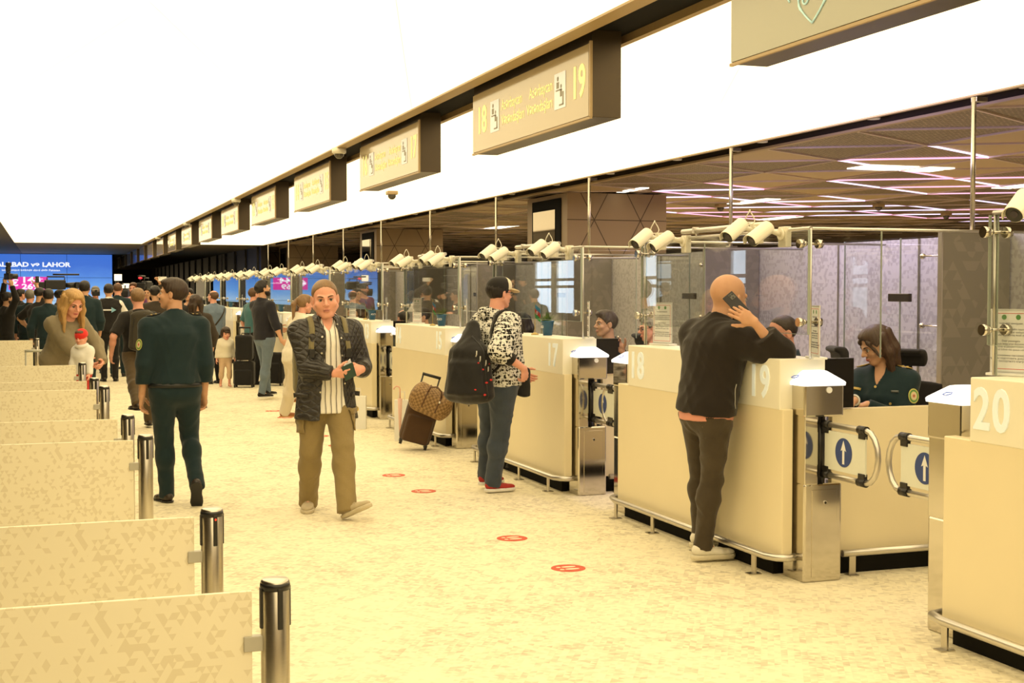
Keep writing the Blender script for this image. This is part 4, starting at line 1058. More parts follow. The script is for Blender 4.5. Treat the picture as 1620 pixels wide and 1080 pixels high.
    def face(s, body):
        P, H, hs = s.P, s.H, s.hs; d = P.get('det', 1)
        hm = hair_mat(P.get('browcol', P.get('haircol', 'dark')))
        gx, gy = P.get('gaze', (0, 0))
        for g in (-1, 1):
            e = MB(); e.sphere(tuple(H(g * 0.031, 0.0745, 0.006)), 0.0113 * hs, 14, 10); e = e.build('eye', M_eyew, body)
            ic = H(g * 0.031 + gx * .006, 0.0815, 0.0055 + gy * .004); MB().sphere(tuple(ic), 0.0068 * hs, 12, 8).build('iris', M_iris, e)
            b = MB(); wv = P.get('brow', 0.0042)
            b.tube([H(g * (0.013 + 0.035 * t), 0.0925 - 0.018 * t * t - .001, 0.0235 + 0.007 * math.sin(t * 2.4)) for t in [i / 6 for i in range(7)]], wv * hs, 8, rs=[wv * hs * v for v in (.7, 1, 1, .95, .8, .6, .35)])
            b.build('eyebrow', hm, body)
            l = MB(); l.tube([H(g * 0.031 + g * 0.0135 * t, 0.0868 - 0.004 * t * t * 1.6, 0.0098 + 0.0038 * (1 - t * t)) for t in [-1, -.6, -.2, .2, .6, 1]], 0.0016 * hs * (1.4 if P.get('female') else 1), 6)
            l.build('eyelashes', hair_mat('dark'), body)
        lp = MB(); w = 0.022
        for zc, r in ((-0.0515, .0040), (-0.0605, .0046)):
            lp.tube([H(w * t, 0.0965 - 0.011 * t * t, zc - (0.002 * (t * t)) * (1 if zc > -.055 else -1.5)) for t in [-1, -.66, -.33, 0, .33, .66, 1]], r * hs, 8, rs=[r * hs * v for v in (.25, .7, .95, .85, .95, .7, .25)])
        lp.build('lips', M_liprose if P.get('female') else M_lip, body)
    # ---------------------------------------------------------- hair
    def hair(s):
        P, H, hs, Rh = s.P, s.H, s.hs, s.Rh; st = P.get('hair', 'short'); col = hair_mat(P.get('haircol', 'dark')); cell = 0.005 / s.det
        r = np.random.RandomState(P.get('seed', 1)); ph = r.rand(4) * 6.28; c0 = s.J['head']
        def strands(amp):
            def fn(x, y, z, D):
                lx = (x - c0[0]) * Rh[0, 0] + (y - c0[1]) * Rh[1, 0] + (z - c0[2]) * Rh[2, 0]; ly = (x - c0[0]) * Rh[0, 1] + (y - c0[1]) * Rh[1, 1] + (z - c0[2]) * Rh[2, 1]; lz = (x - c0[0]) * Rh[0, 2] + (y - c0[1]) * Rh[1, 2] + (z - c0[2]) * Rh[2, 2]
                a = np.arctan2(lx, ly + 0.02)
                return amp * hs * (np.sin(23 * a + 30 * lz + ph[0]) * .5 + np.sin(41 * a - 18 * lz + ph[1]) * .35 + np.sin(130 * lx + 60 * ly + ph[2]) * .3 + .3 * np.sin(120 * ly + 70 * lz + ph[3]))
            return fn
        h = lambda p, n: f_half(H(*p), Rh @ V3(n))
        def cap(infl, top, fringe=0.0, sides=0.0):
            F = Fld(); F.add(f_ell(H(0, -0.018, 0.034), V3(0.077 + infl, 0.097 + infl, 0.084 + infl) * hs, Rh), 0)
            if top: F.add(f_ell(H(0, 0.012, 0.088), V3(0.062, 0.078, 0.030 + top) * hs, Rh), 0.03)
            F.cut(h((0, 0.052 + fringe, 0.045), (0, 0.80, -0.60)), 0.016 if st in ('crop', 'balding') else 0.006)      # hairline plane
            F.cut(h((0, 0, -0.062 + sides), (0, 0.35, -1)), 0.01)          # nape
            for g in (-1, 1): F.sub(f_ell(H(g * 0.085, 0.004, -0.018), V3(0.028, 0.026, 0.042) * hs, Rh), 0.008)
            return F
        if st in ('short', 'crop', 'quiff', 'balding', 'long', 'pony', 'bun', 'child'):
            infl, top = {'short': (.009, .004), 'crop': (.0025, .0), 'quiff': (.007, .020), 'balding': (.004, 0), 'long': (.013, .006), 'pony': (.009, .004), 'bun': (.009, .004), 'child': (.014, .004)}[st]
            F = cap(infl, top, P.get('fringe', 0.0))
            if st == 'balding': F.sub(f_ell(H(0, 0.03, 0.105), V3(0.058, 0.085, 0.055) * hs, Rh), 0.02)
            if st == 'quiff': F.add(f_elc(H(-0.03, 0.062, 0.100), H(0.03, 0.062, 0.100), .025 * hs, .020 * hs, .025 * hs, .020 * hs, Rh[:, 1]), 0.02)
            if st == 'child':
                for g in (-1, 1): F.add(f_ell(H(g * 0.075, -.01, -.02), V3(.025, .045, .055) * hs, Rh), .02)
                F.add(f_ell(H(0, 0.075, 0.045), V3(.055, .022, .028) * hs, Rh), .02)
            F.disp = strands({'crop': .0008, 'balding': .0008}.get(st, .0022)); F.fine = []
            s.hairo = sdf_obj('hair', F, col, s.root, cell)
        if st == 'long' or P.get('locks'):
            F = Fld(); dn = P.get('hairlen', 0.30); tipy = P.get('hairtip', (-.05,))[0]
            for g in (-1, 1):
                for (x0, y0, x1, y1, ln, r0) in (() if P.get('hairback') else ((0.066, 0.015, 0.088, 0.03, .95, .024),)) + ((0.074, -0.03, 0.088, -0.02, 1.0, .030), (0.04, -0.085, 0.055, -0.08, 1.02, .034)):
                    a = H(g * x0, y0, 0.055); b = H(g * x1, y1, -0.05); c = b + s.tgt(P.get('hairdrop', (g * 0.005, 0.0, -1.0))) * dn * ln * hs
                    F.add(f_cone(a, b, r0 * hs, r0 * 1.05 * hs), .03); F.add(f_cone(b, c, r0 * 1.05 * hs, r0 * .45 * hs), .03)
            if P.get('bangs'):
                for g in (-1, 1):
                    F.add(f_cone(H(g * .01, .060, .100), H(g * .058, .066, .050), .014 * hs, .012 * hs), .02); F.add(f_cone(H(g * .058, .066, .050), H(g * .080, .036, -.05), .012 * hs, .009 * hs), .02)
            F.disp = strands(.0035); sdf_obj('long_hair', F, col, s.root, cell * 1.2)
        if st == 'pony':
            F = Fld(); a = H(0, -0.115, 0.05); b = H(0, -0.155, -0.02); c = b + V3(0, -.01, -.20 * hs)
            F.add(f_cone(H(0, -.1, .05), a, .02 * hs, .018 * hs), .01); F.add(f_cone(a, b, .018 * hs, .032 * hs), .02); F.add(f_cone(b, c, .032 * hs, .010 * hs), .02); F.disp = strands(.003)
            sdf_obj('ponytail', F, col, s.root, cell * 1.2)
        if P.get('beard'):
            F = Fld(); b = P['beard']
            F.add(f_ell(H(0, 0.030, -0.026), V3(0.062 + b * .4, 0.061 + b * .4, 0.080 + b * .5) * hs, Rh), 0); F.add(f_ell(H(0, 0.066, -0.090), V3(0.028, 0.023 + b * .5, 0.022 + b) * hs, Rh), .02)
            for g in (-1, 1): F.add(f_cone(H(g * 0.058, 0.0, -0.04), H(g * 0.02, 0.06, -0.09), (0.018 + b * .5) * hs, (0.017 + b * .6) * hs), .02)
            F.cut(h((0, 0.0, -0.030), (0, 0.25, 1)), .004); F.cut(h((0, -0.012, 0), (0, -1, 0)), .004)
            F.sub(f_ell(H(0, 0.11, -0.042), V3(0.030, 0.028, 0.017) * hs, Rh), .006); F.disp = strands(.0014)
            sdf_obj('beard', F, hair_mat(P.get('beardcol', P.get('haircol', 'dark'))), s.root, cell)
            mu = MB(); mu.tube([H(.024 * t, .098 - .014 * t * t, -.0405 - .006 * t * t) for t in [-1, -.5, 0, .5, 1]], .004 * hs, 8); mu.build('moustache', hair_mat(P.get('beardcol', P.get('haircol', 'dark'))), s.root)
    # ---------------------------------------------------------- clothes
    def clothes(s):
        P, q, J, det = s.P, s.s, s.J, s.det; up, rt, fw = s.Rt[:, 2], s.Rt[:, 0], s.Rt[:, 1]
        # trousers
        inf = P.get('tinf', 0.016); F = Fld(); S = s.torso_secs(inf)
        F.add(f_elc(J['pel'] + up * S[0][0], J['pel'] + up * S[1][0], S[0][1], S[0][2], S[1][1], S[1][2], rt), .03)
        F.add(f_elc(J['pel'] + up * S[1][0], J['pel'] + up * S[2][0], S[1][1], S[1][2], S[2][1], S[2][2], rt), .03)
        for sd in 'LR':
            k, a = J['kn' + sd], J['an' + sd]; sh = nrm(a - k); tl = P.get('taper', 0.042)
            hemh = f_half(a + sh * P.get('hem', 0.035) * q, sh)
            F.add(f_cone(J['hip' + sd], k, (0.083 * s.fat + inf) * q, (0.050 + inf) * q), .045)
            F.add(clip(f_cone(k, a + sh * 0.10 * q, (0.050 + inf) * q, (tl + inf * .7) * q), hemh), .025)
            F.add(f_ell(k * .7 + a * .3 - s.Rp[:, 1] * .012 * q, V3(.056 + inf, .058 + inf, .10) * q), .03)
        F.cut(f_half(J['pel'] + up * P.get('waist', (P.get('tops') or [{}])[0].get('hem', -.04) + .045) * q, up), .004)
        F.disp = wrinkle(P.get('twr', 0.0045) * q, P.get('seed', 1) + 7, 62, 15); s.TR = F
        s.trousers = sdf_obj('trousers', F, P.get('tmat') or fabric('black_trousers', (0.012, 0.011, 0.010)), s.root, 0.0095 / det)
        # shoes
        for sd in 'LR':
            a = J['an' + sd]; f = s.footdir(sd); r = nrm(np.cross(f, V3(0, 0, 1))); u = np.cross(r, f); R = np.stack([r, f, u], 1); z = q * P.get('shoescale', 1.0)
            O = lambda x, y, zz: a + (r * x + f * y + u * zz) * z
            F = Fld(); F.add(f_ell(O(0, -0.022, -0.040), V3(.036, .050, .040) * z, R), 0); F.add(f_elc(O(0, 0.0, -.046), O(0.0, .10, -.056), .037 * z, .034 * z, .043 * z, .024 * z, r), .03)
            F.add(f_ell(O(0.002, 0.135, -.060), V3(.040, .062, .024) * z, R), .03)
            if P.get('shoe', 'low') != 'none': F.add(f_cone(O(0, -.005, -.02), O(0, .0, .0), .040 * z, .042 * z), .02)
            F.cut(f_half(O(0, 0, -0.068), -u), 0); F.cut(f_half(O(0, 0, .012 + P.get('boot', 0)), u + f * .2), .003)
            sh = sdf_obj('shoe', F, P.get('smat') or mat('black_shoe', (0.012, .011, .010), .35), s.root, 0.007 / det)
            F = Fld(); g = P.get('sole', 0.018); F.add(f_ell(O(0, -0.025, -.072), V3(.040, .054, .05) * z, R), 0); F.add(f_elc(O(0, 0, -.075), O(0, .12, -.075), .040 * z, .04 * z, .047 * z, .04 * z, r), .03); F.add(f_ell(O(0, .135, -.075), V3(.044, .068, .05) * z, R), .02)
            F.cut(f_half(O(0, 0, -0.066), u), .002); F.cut(f_half(O(0, 0, -.0665 - g), -u), .002)
            sdf_obj('sole', F, P.get('solemat') or mat('black_shoe', (0.012, .011, .010), .35), sh, 0.0075 / det)
            if P.get('laces'):
                for i in range(4): MB().tube([O(-.022, .045 + i * .018, -.020 - i * .006), O(0, .05 + i * .018, -.012 - i * .007), O(.022, .045 + i * .018, -.020 - i * .006)], .003 * z, 6).build('lace', P['laces'], sh)
        # tops: list of dicts, innermost first
        s.tops = []
        for T in P.get('tops', [dict()]): s.top(T)
    def top(s, T):
        P, q, J, det = s.P, s.s, s.J, s.det; up, rt, fw = s.Rt[:, 2], s.Rt[:, 0], s.Rt[:, 1]; inf = T.get('inf', .018); F = Fld()
        s.torso(F, inf); hem = T.get('hem', -0.04); fl = T.get('flare', 0.0)
        S = s.torso_secs(inf); pel = J['pel']
        if hem < -0.03: F.add(f_elc(pel + up * S[1][0], pel + V3(0, 0, 1) * (hem - .05) * q, S[1][1], S[1][2], S[1][1] + fl * q, S[1][2] + fl * q, rt), .03)
        if T.get('waistin'): pass
        # collar
        nk = J['neck']; nd = nrm(s.H(0, -.02, -.06) - nk); cr = T.get('collar', 0.0)
        if cr: 
            F.add(clip(f_cone(nk - nd * .04 * q, nk + nd * .12 * q, (.074 + inf * .4) * q, (.062 + inf * .35) * q), f_half(nk + nd * cr * q + fw * .0, nrm(nd * 1.0 + fw * T.get('collartilt', .45)))), .022)
            F.sub(clip(f_cone(nk + nd * (cr - .06) * q, nk + nd * .2 * q, (.054 + inf * .3) * q, .056 * q), f_half(nk + nd * (cr - .035) * q - fw * 0.0, -nd)), .004)
        else: F.cut(f_half(nk + nd * T.get('neckcut', .022) * q, nrm(nd + fw * .45)), .006)
        if T.get('hood'):
            F.add(f_elc(nk - fw * .088 * q - rt * .05 * q + up * .012, nk - fw * .088 * q + rt * .05 * q + up * .012, .062 * q, .050 * q, .062 * q, .050 * q, up), .02)
            for g in (-1, 1): F.add(f_cone(nk + rt * g * .07 * q - fw * .05 * q + up * .02 * q, nk + rt * g * .065 * q + fw * .045 * q - up * .01 * q, .030 * q, .022 * q), .02)
        for sd, g in (('L', -1), ('R', 1)):
            sh, el, wr = J['sh' + sd], J['el' + sd], J['wr' + sd]; sl = T.get('sleeve', 1.0); ss = T.get('slw', 1.0); fa = s.fat ** .6
            if sl == 0: F.cut  # sleeveless
            else:
                F.add(f_cone(sh, el if sl >= .55 else sh + (el - sh) * (sl / .5), (.056 * fa + inf * .9) * q * ss, (.046 * fa + inf * .8) * q * ss), .035) if sl >= .55 else F.add(clip(f_cone(sh, el, (.056 * fa + inf * .9) * q, (.050 * fa + inf * .9) * q), f_half(sh + (el - sh) * (sl / .5), el - sh)), .035)
                if sl >= .55:
                    t = (sl - .5) / .5; e = el + (wr - el) * t
                    F.add(clip(f_cone(el, wr + nrm(wr - el) * .05 * q, (.046 * fa + inf * .8) * q * ss, (.030 + inf * .7) * q * ss), f_half(e, wr - el)), .02)
                    if T.get('cuff'): F.add(clip(f_cone(e - nrm(wr - el) * .045 * q, e + nrm(wr - el) * .05 * q, (.037 + inf * .5) * q, (.033 + inf * .5) * q), f_half(e, wr - el), f_half(e - nrm(wr - el) * .04 * q, el - wr)), .004)
        F.cut(f_half(pel + V3(0, 0, 1) * hem * q, V3(0, 0, -1) + T.get('hemtilt', 0) * s.Rt[:, 0]), .006)
        if T.get('rib'): F.sub(f_elc(pel + up * (hem + .052) * q - rt * .2, pel + up * (hem + .052) * q + rt * .2, .002, .002, .002, .002, fw), 0)
        if T.get('open'):
            o0, o1 = T['open']                                  # half width of the front opening at neck / hem
            c = pel + up * .45 * q; d = pel + V3(0, 0, 1) * (hem - .1) * q
            F.sub(f_elc(c + fw * .17 * q + rt * T.get('openx', 0), d + fw * .17 * q + rt * T.get('openx', 0), o0 * q, .16 * q, o1 * q, .16 * q, rt), .006)
        if T.get('vneck'): F.sub(f_elc(nk + fw * .11 * q + up * .03, nk + fw * .11 * q - up * T['vneck'] * q, .062 * q, .06 * q, .008 * q, .06 * q, rt), .004)
        F.disp = wrinkle(T.get('wr', .0045) * q, P.get('seed', 1) + len(s.tops) * 3, T.get('fz', 48), 13)
        o = sdf_obj(T.get('name', 'shirt'), F, T.get('mat') or fabric('dark_shirt', (0.012, 0.011, 0.010)), s.root, T.get('cell', 0.0085) / det, T.get('matfn'))
        s.tops.append((F, o)); return F, o
    # helper: a band lying on a garment, through points found by casting towards it
    def band(s, F, rays, w, th, name, m, parent=None, lift=.003):
        pts = []; ns = []
        for o, d in rays:
            p, n = F.hit(o, d); pts.append(p + n * lift); ns.append(n)
        mb = MB(); bm = mb.bm; rows = []
        for i, (p, n) in enumerate(zip(pts, ns)):
            t = nrm(pts[min(i + 1, len(pts) - 1)] - pts[max(i - 1, 0)]); c = nrm(np.cross(t, n))
            rows.append([bm.verts.new(p + c * w * a + n * b) for a, b in ((-.5, 0), (-.5, th), (.5, th), (.5, 0))])
        for a, b in zip(rows[:-1], rows[1:]):
            for k in range(4): bm.faces.new((a[k], a[(k + 1) % 4], b[(k + 1) % 4], b[k])).smooth = True
        bm.faces.new(rows[0]); bm.faces.new(rows[-1][::-1]); return mb.build(name, m, parent or s.root), pts
    def disc(s, F, o, d, r, name, m, parent=None, sc=(1, 1), th=.002, lift=.001):
        p, n = F.hit(o, d); u = V3(0, 0, 1); x = nrm(np.cross(u, n)); y = np.cross(n, x)
        M = Matrix(((x[0], y[0], n[0], p[0] + n[0] * lift), (x[1], y[1], n[1], p[1] + n[1] * lift), (x[2], y[2], n[2], p[2] + n[2] * lift), (0, 0, 0, 1)))
        mb = MB(); mb.prism([(r * sc[0] * math.cos(a), r * sc[1] * math.sin(a)) for a in [2 * math.pi * i / 24 for i in range(24)]], 0, th, M=M); return mb.build(name, m, parent or s.root), M
# ------------------------------------------------------------------ clothing materials
M_uni = fabric('officer_green_cloth', (0.009, 0.024, 0.029), 260, 0.2)
M_khaki = fabric('khaki_cotton', (0.27, 0.20, 0.085), 300, 0.3)
M_blackc = fabric('black_cotton', (0.014, 0.012, 0.010), 300, 0.25)
M_denim = fabric('blue_denim', (0.050, 0.064, 0.088), 420, 0.35, vary=0.22)
M_denimL = fabric('light_denim', (0.15, 0.20, 0.26), 420, 0.3, vary=0.2)
M_denimB = fabric('washed_black_denim', (0.060, 0.045, 0.026), 420, 0.35, vary=0.25)
M_whitec = fabric('white_cotton', (0.78, 0.76, 0.70), 300, 0.2, vary=0.03)
M_taupec = fabric('taupe_trousers_cloth', (0.16, 0.115, 0.07), 300, 0.25)
M_brownc = fabric('dark_brown_jersey', (0.040, 0.030, 0.020), 200, 0.25)
M_dress = mat('worn_black_leather', (0.030, 0.020, 0.013), 0.38)
M_strap = fabric('olive_webbing', (0.20, 0.17, 0.085), 500, 0.3)
def quilt():
    t = NT('quilted_nylon'); co = t.coord(); sp = t.n('ShaderNodeSeparateXYZ'); t.l(co, sp.inputs[0])
    a = t.math('ADD', t.math('MULTIPLY', sp.outputs[0], 1.2), sp.outputs[1]); S = 16.0
    u = t.math('ABSOLUTE', t.math('SINE', t.math('MULTIPLY', t.math('ADD', a, sp.outputs[2]), S * math.pi)))
    v = t.math('ABSOLUTE', t.math('SINE', t.math('MULTIPLY', t.math('SUBTRACT', a, sp.outputs[2]), S * math.pi)))
    m = t.math('MINIMUM', t.math('POWER', u, 0.5), t.math('POWER', v, 0.5))
    t.base(t.mix(t.noise(co, 30, 3), (0.020, 0.017, 0.014, 1), (0.036, 0.031, 0.026, 1)), 0.42, 0, 0.5)
    t.bump(t.math('ADD', m, t.math('MULTIPLY', t.noise(co, 45, 3), 0.5)), 0.75, 0.012); return t.m
M_quilt = quilt()
def stripes():
    t = NT('striped_shirt_cotton'); sp = t.n('ShaderNodeSeparateXYZ'); t.l(t.coord(), sp.inputs[0])
    x = t.math('ADD', sp.outputs[0], t.math('MULTIPLY', t.noise(t.coord(), 6, 2), 0.015))
    f = t.math('FRACT', t.math('MULTIPLY', x, 24.0)); a = t.math('LESS_THAN', f, 0.16)
    b = t.math('MULTIPLY', t.math('GREATER_THAN', f, 0.26), t.math('LESS_THAN', f, 0.33))
    t.base(t.mix(t.math('MAXIMUM', a, t.math('MULTIPLY', b, 0.5)), (0.80, 0.77, 0.68, 1), (0.09, 0.08, 0.07, 1)), 0.8, 0, 0.2); t.bump(t.noise(t.coord(), 30, 3), 0.3, 0.01); return t.m
M_stripe = stripes()
def collage():
    """black and white street-photo collage print"""
    t = NT('collage_print_jersey'); co = t.coord(); sp = t.n('ShaderNodeSeparateXYZ'); t.l(co, sp.inputs[0])
    u = t.math('ADD', t.math('MULTIPLY', sp.outputs[1], 1.0), t.math('MULTIPLY', sp.outputs[0], 0.8)); cb = t.n('ShaderNodeCombineXYZ'); t.l(u, cb.inputs[0]); t.l(sp.outputs[2], cb.inputs[1])
    br = t.n('ShaderNodeTexBrick'); t.l(cb.outputs[0], br.inputs['Vector']); br.inputs['Scale'].default_value = 1.0
    br.inputs['Brick Width'].default_value = 0.062; br.inputs['Row Height'].default_value = 0.046; br.inputs['Mortar Size'].default_value = 0.0022; br.offset = 0.37; br.squash = 0.6; br.squash_frequency = 2
    br.inputs['Color1'].default_value = (0.1, 0.1, 0.1, 1); br.inputs['Color2'].default_value = (0.9, 0.9, 0.9, 1); br.inputs['Mortar'].default_value = (0.95, 0.95, 0.95, 1)
    n = t.noise(co, 46, 4, 0.7); n2 = t.noise(t.scale(co, (1, 1, 2.2)), 24, 2)
    w = t.math('GREATER_THAN', t.math('ADD', t.math('MULTIPLY', n, 0.7), t.math('MULTIPLY', n2, 0.5)), 0.60)
    inner = t.mix(w, (0.012, 0.011, 0.010, 1), (0.70, 0.69, 0.62, 1))
    t.base(t.mix(br.outputs['Fac'], inner, (0.80, 0.78, 0.70, 1)), 0.85, 0, 0.2); t.bump(t.noise(co, 30, 3), 0.3, 0.01); return t.m
M_coll = collage()
WW = lambda *p: ('w', V3(p) if len(p) == 3 else p[0])
def W_(px, py, D): return ('w', at(px, py, D=D))

# ------------------------------------------------------------------ 1: man walking towards us
p = Person('man in black quilted jacket, striped shirt and khaki trousers walking with an open passport', (1.975, 9.90), 180, 1.77,
    skin='pink', hair='crop', haircol='sandy', browcol='brown', head=1.22, necklen=.088, face=1.12, fat=1.10, belly=.012, lean=1, side=0, seed=3, sw=.190, pel=(0.0, 0.0, 0.935),
    look=(-8, -7, 5), gaze=(-.2, .2), fringe=-.014, footL=W_(548, 797, 9.75), footR=('f', 488, 806), toeL=38, tpL=24, toeR=-14, boot=.02, kneeL=(-.15, 1, 0), kneeR=(.2, 1, 0),
    handR=(0.005, 0.315, 1.075), handL=(-0.225, 0.235, 1.10), elbowR=(.7, -.8, -.4), elbowL=(-.35, -1, -.5), hdirR=(-.93, .12, -.02), hdirL=(.72, .50, -.12),
    palmR=(-.10, -.75, .65), palmL=(.35, -.75, -.2), curlR=.42, curlL=.38, tinf=.030, taper=.050, hem=.072, twr=.006, tmat=M_khaki, waist=-.10,
    smat=mat('beige_suede', (0.50, 0.42, 0.27), .7), solemat=mat('cream_rubber', (0.60, .52, .36), .6), sole=.026, laces=mat('beige_suede', (0.50, 0.42, 0.27), .7), shoescale=1.06,
    tops=[dict(name='striped_shirt', mat=M_stripe, inf=.020, hem=-.165, flare=.045, collar=.035, vneck=.05, wr=.005, sleeve=.95),
          dict(name='quilted_jacket', mat=M_quilt, inf=.036, hem=-.215, flare=.045, collar=.050, collartilt=.7, open=(.045, .115), openx=-.02, sleeve=1.0, slw=1.0, wr=.007, cuff=True, vneck=.14, fz=40)])
walker = p; F, jk = p.tops[1]; nk = p.J['neck']
for g in (-1, 1):
    c = nk + V3(g * .125, 0, 0)
    rays = [(c + V3(0, 0, -.10), V3(0, math.cos(a), math.sin(a))) for a in [math.radians(v) for v in (150, 120, 95, 75, 55, 35, 18)]] + [(c + V3(g * .012, 0, -.18 - .03 * i), V3(0, 1, 0)) for i in range(2)]
    st, pts = p.band(F, rays, .042, .005, 'shoulder_strap', M_strap, jk, lift=.004)
    b = pts[-1]; MB().box(b[0] - .022, b[0] + .022, b[1] - .004, b[1] + .014, b[2] - .05, b[2] + .02, bev=.004).build('strap_buckle', M_black, st)
for x, z in ((-.083, 1.33), (-.088, 1.20), (-.096, 1.10), (-.11, .99), (.060, 1.34), (.066, 1.22), (.075, .93), (.02, 1.437), (-.065, 1.43)):
    p.disc(F, V3(x, 0, z), (0, 1, 0), .0075, 'snap_button', mat('bright_snap', (.6, .58, .5), .25, metal=.8), jk, th=.003)
for x in (-.20, .19):
    pt, n = F.hit(V3(x, 0, .90), (x * 1.5, 1, 0)); 
    p.band(F, [(V3(x + d, 0, .905 - abs(d) * .1), V3((x + d) * 1.2, 1, 0)) for d in (-.055, -.02, .02, .055)], .035, .005, 'pocket_flap', M_quilt, jk)
for sd, x in (('L', -1), ('R', 1)):                                     # cargo pockets
    k = p.J['kn' + sd] * .48 + p.J['hip' + sd] * .52
    p.band(p.TR, [(k + V3(0, 0, .07 - .028 * i), V3(x, .35, 0)) for i in range(6)], .11, .008, 'cargo_pocket', M_khaki, p.trousers, lift=.0)
    p.band(p.TR, [(k + V3(0, 0, .09 - .02 * i), V3(x, .35, 0)) for i in range(3)], .12, .014, 'pocket_flap', M_khaki, p.trousers, lift=.0)
# passport in his hands
Mp = Matrix.Translation(p.root.location) @ Matrix.Rotation(math.radians(180), 4, 'Z')
pr = empty('passport', Mp @ Vector((-.105, .335, 1.09)), math.radians(180), 'dark green passport held open by the walking man in the quilted jacket', 'passport'); pr.rotation_euler = (math.radians(-25), math.radians(24), math.radians(184))
MB().box(-.046, .046, -.003, .003, -.062, .062, bev=.002).build('cover', mat('passport_green', (.015, .05, .035), .5), pr)
o = MB().box(-.044, .044, -.002, .002, -.060, .060).build('open_pages', M_paper, pr); o.rotation_euler = (0, 0, math.radians(32)); o.location = (-.012, -.026, .004)
bpk = empty('backpack', Mp @ Vector((.03, -.27, 1.12)), math.radians(180), 'olive backpack worn by the man in the quilted jacket, its edge showing behind him', 'backpack')
F = Fld(); F.add(f_box((0, 0, 0), (.17, .09, .25), .07)); F.add(f_ell((0, -.07, -.07), (.13, .06, .12)), .03); F.disp = wrinkle(.004, 2)
sdf_obj('bag_body', F, M_strap, bpk, .012)

# ------------------------------------------------------------------ 2: officer walking away
p = Person('officer in dark green uniform seen from behind, walking away on the left, head turned left', (0.93, 10.62), 6, 1.80,
    skin='tan', hair='short', haircol='dark', lean=1, seed=5, sw=.190, pel=(0, 0, .955), look=(64, 2, 0), fat=1.06, footL=('f', 264, 794), footR=W_(311, 764, 10.35), toeL=14, toeR=-14, tpR=-58, kneeR=(.1, 1, .1), kneeL=(-.05, 1, 0),
    handL=(-.245, .05, .862), handR=(.235, .04, .862), elbowL=(-.25, -1, 0), elbowR=(.25, -1, 0), palmL=(.8, -.3, 0), palmR=(-.8, -.3, 0), curlL=.35, curlR=.38,
    tmat=M_uni, tinf=.018, taper=.043, hem=.045, twr=.005, smat=M_dress, solemat=M_black, sole=.014,
    tops=[dict(name='uniform_jacket', mat=M_uni, inf=.022, hem=.005, flare=-.0, collar=.036, wr=.006, cuff=True, sleeve=1.08, slw=1.0)])
F, o = p.tops[0]
M_patch = mat('badge_yellow', (.62, .58, .16), .6); M_patch2 = mat('badge_green', (.10, .28, .08), .6); M_patch3 = mat('badge_pale', (.75, .62, .42), .6); M_goldt = mat('gold_thread', (.55, .40, .12), .4, metal=.3)
def sleeve_badge(p, F, o, c, d, r=.036):
    a, M = p.disc(F, c, d, r, 'sleeve_badge', M_patch, o, sc=(1, 1.22), th=.002, lift=.002)
    for rr, m, h in ((.84, M_patch2, .003), (.62, M_patch, .0037), (.52, M_patch3, .0044)):
        MB().prism([(r * rr * math.cos(t_), r * rr * 1.22 * math.sin(t_)) for t_ in [2 * math.pi * i / 24 for i in range(24)]], 0, h, M=M).build('badge_ring', m, a)
    MB().prism([((r * .36 if i % 2 else r * .17) * math.cos(math.pi * i / 8), (r * .36 if i % 2 else r * .17) * math.sin(math.pi * i / 8)) for i in range(16)], 0, .0052, M=M).build('badge_star', mat('badge_red', (.55, .16, .08), .6), a)
sleeve_badge(p, F, o, p.J['shL'] * .52 + p.J['elL'] * .48, (-1, -.55, .1))
def epaulettes(p, F, o, m=M_blackc):
    for sd, g in (('L', -1), ('R', 1)):
        a = p.J['neck'] * .45 + p.J['sh' + sd] * .55; b = p.J['sh' + sd] + V3(g * .015, 0, 0)
        e, pts = p.band(F, [(a * (1 - t_) + b * t_ - V3(0, 0, .03), V3(0, 0, 1)) for t_ in (0, .33, .66, 1)], .045, .006, 'epaulette', m, o)
        for t_ in (1, 2): 
            q = pts[t_]; MB().box(q[0] - .006, q[0] + .006, q[1] - .015, q[1] + .015, q[2] + .004, q[2] + .011, bev=.002).build('rank_mark', M_goldt, e)
epaulettes(p, F, o)
MB().box(-.004, .004, -.004, .004, -.012, .012)
bl_, pts = p.band(p.TR, [(p.J['pel'] + V3(0, 0, -.005), V3(math.sin(a), -math.cos(a), 0)) for a in [math.radians(v) for v in range(-90, 91, 15)]], .034, .003, 'belt', mat('dark_belt', (.01, .012, .012), .4), p.root)

# ------------------------------------------------------------------ 3: man in cap with backpack at counter 17
p = Person('man in cap, glasses and black and white collage hoodie standing at counter 17', (3.47, 10.30), -74, 1.79,
    skin='pink', hair='short', haircol='black', lean=0, seed=8, sw=.185, fat=1.12, belly=.03, pel=(0, 0, .965), look=(0, -4, 0), footR=('f', 780, 779), footL=('f', 768, 772), toeR=-8, toeL=8,
    handR=W_(829, 583, 10.62), handL=(-.10, .30, 1.00), elbowR=(.5, -.5, -1), palmR=(-.8, -.2, .1), curlR=.5, thumbR=.5, hdirR=(-.25, .30, -1.0),
    tmat=M_denim, tinf=.026, taper=.046, hem=.04, twr=.007, smat=mat('red_knit', (.38, .02, .015), .6), solemat=mat('white_rubber', (.78, .76, .70), .5), sole=.028, laces=mat('dark_lace', (.05, .01, .01), .6),
    tops=[dict(name='collage_hoodie', mat=M_coll, inf=.034, hem=-.055, collar=0, hood=True, sleeve=.66, slw=1.12, wr=.009, neckcut=.03)])
F, o = p.tops[0]; capman = p; H, hs, Rh = p.H, p.hs, p.Rh
G = Fld(); p.torso(G, .036); G.cut(f_half(p.J['pel'] + V3(0, 0, -.10), (0, 0, -1))); G.cut(f_half(p.J['pel'] + V3(0, 0, -.035), (0, 0, 1))); sdf_obj('ribbed_hem', G, M_blackc, o, .01)
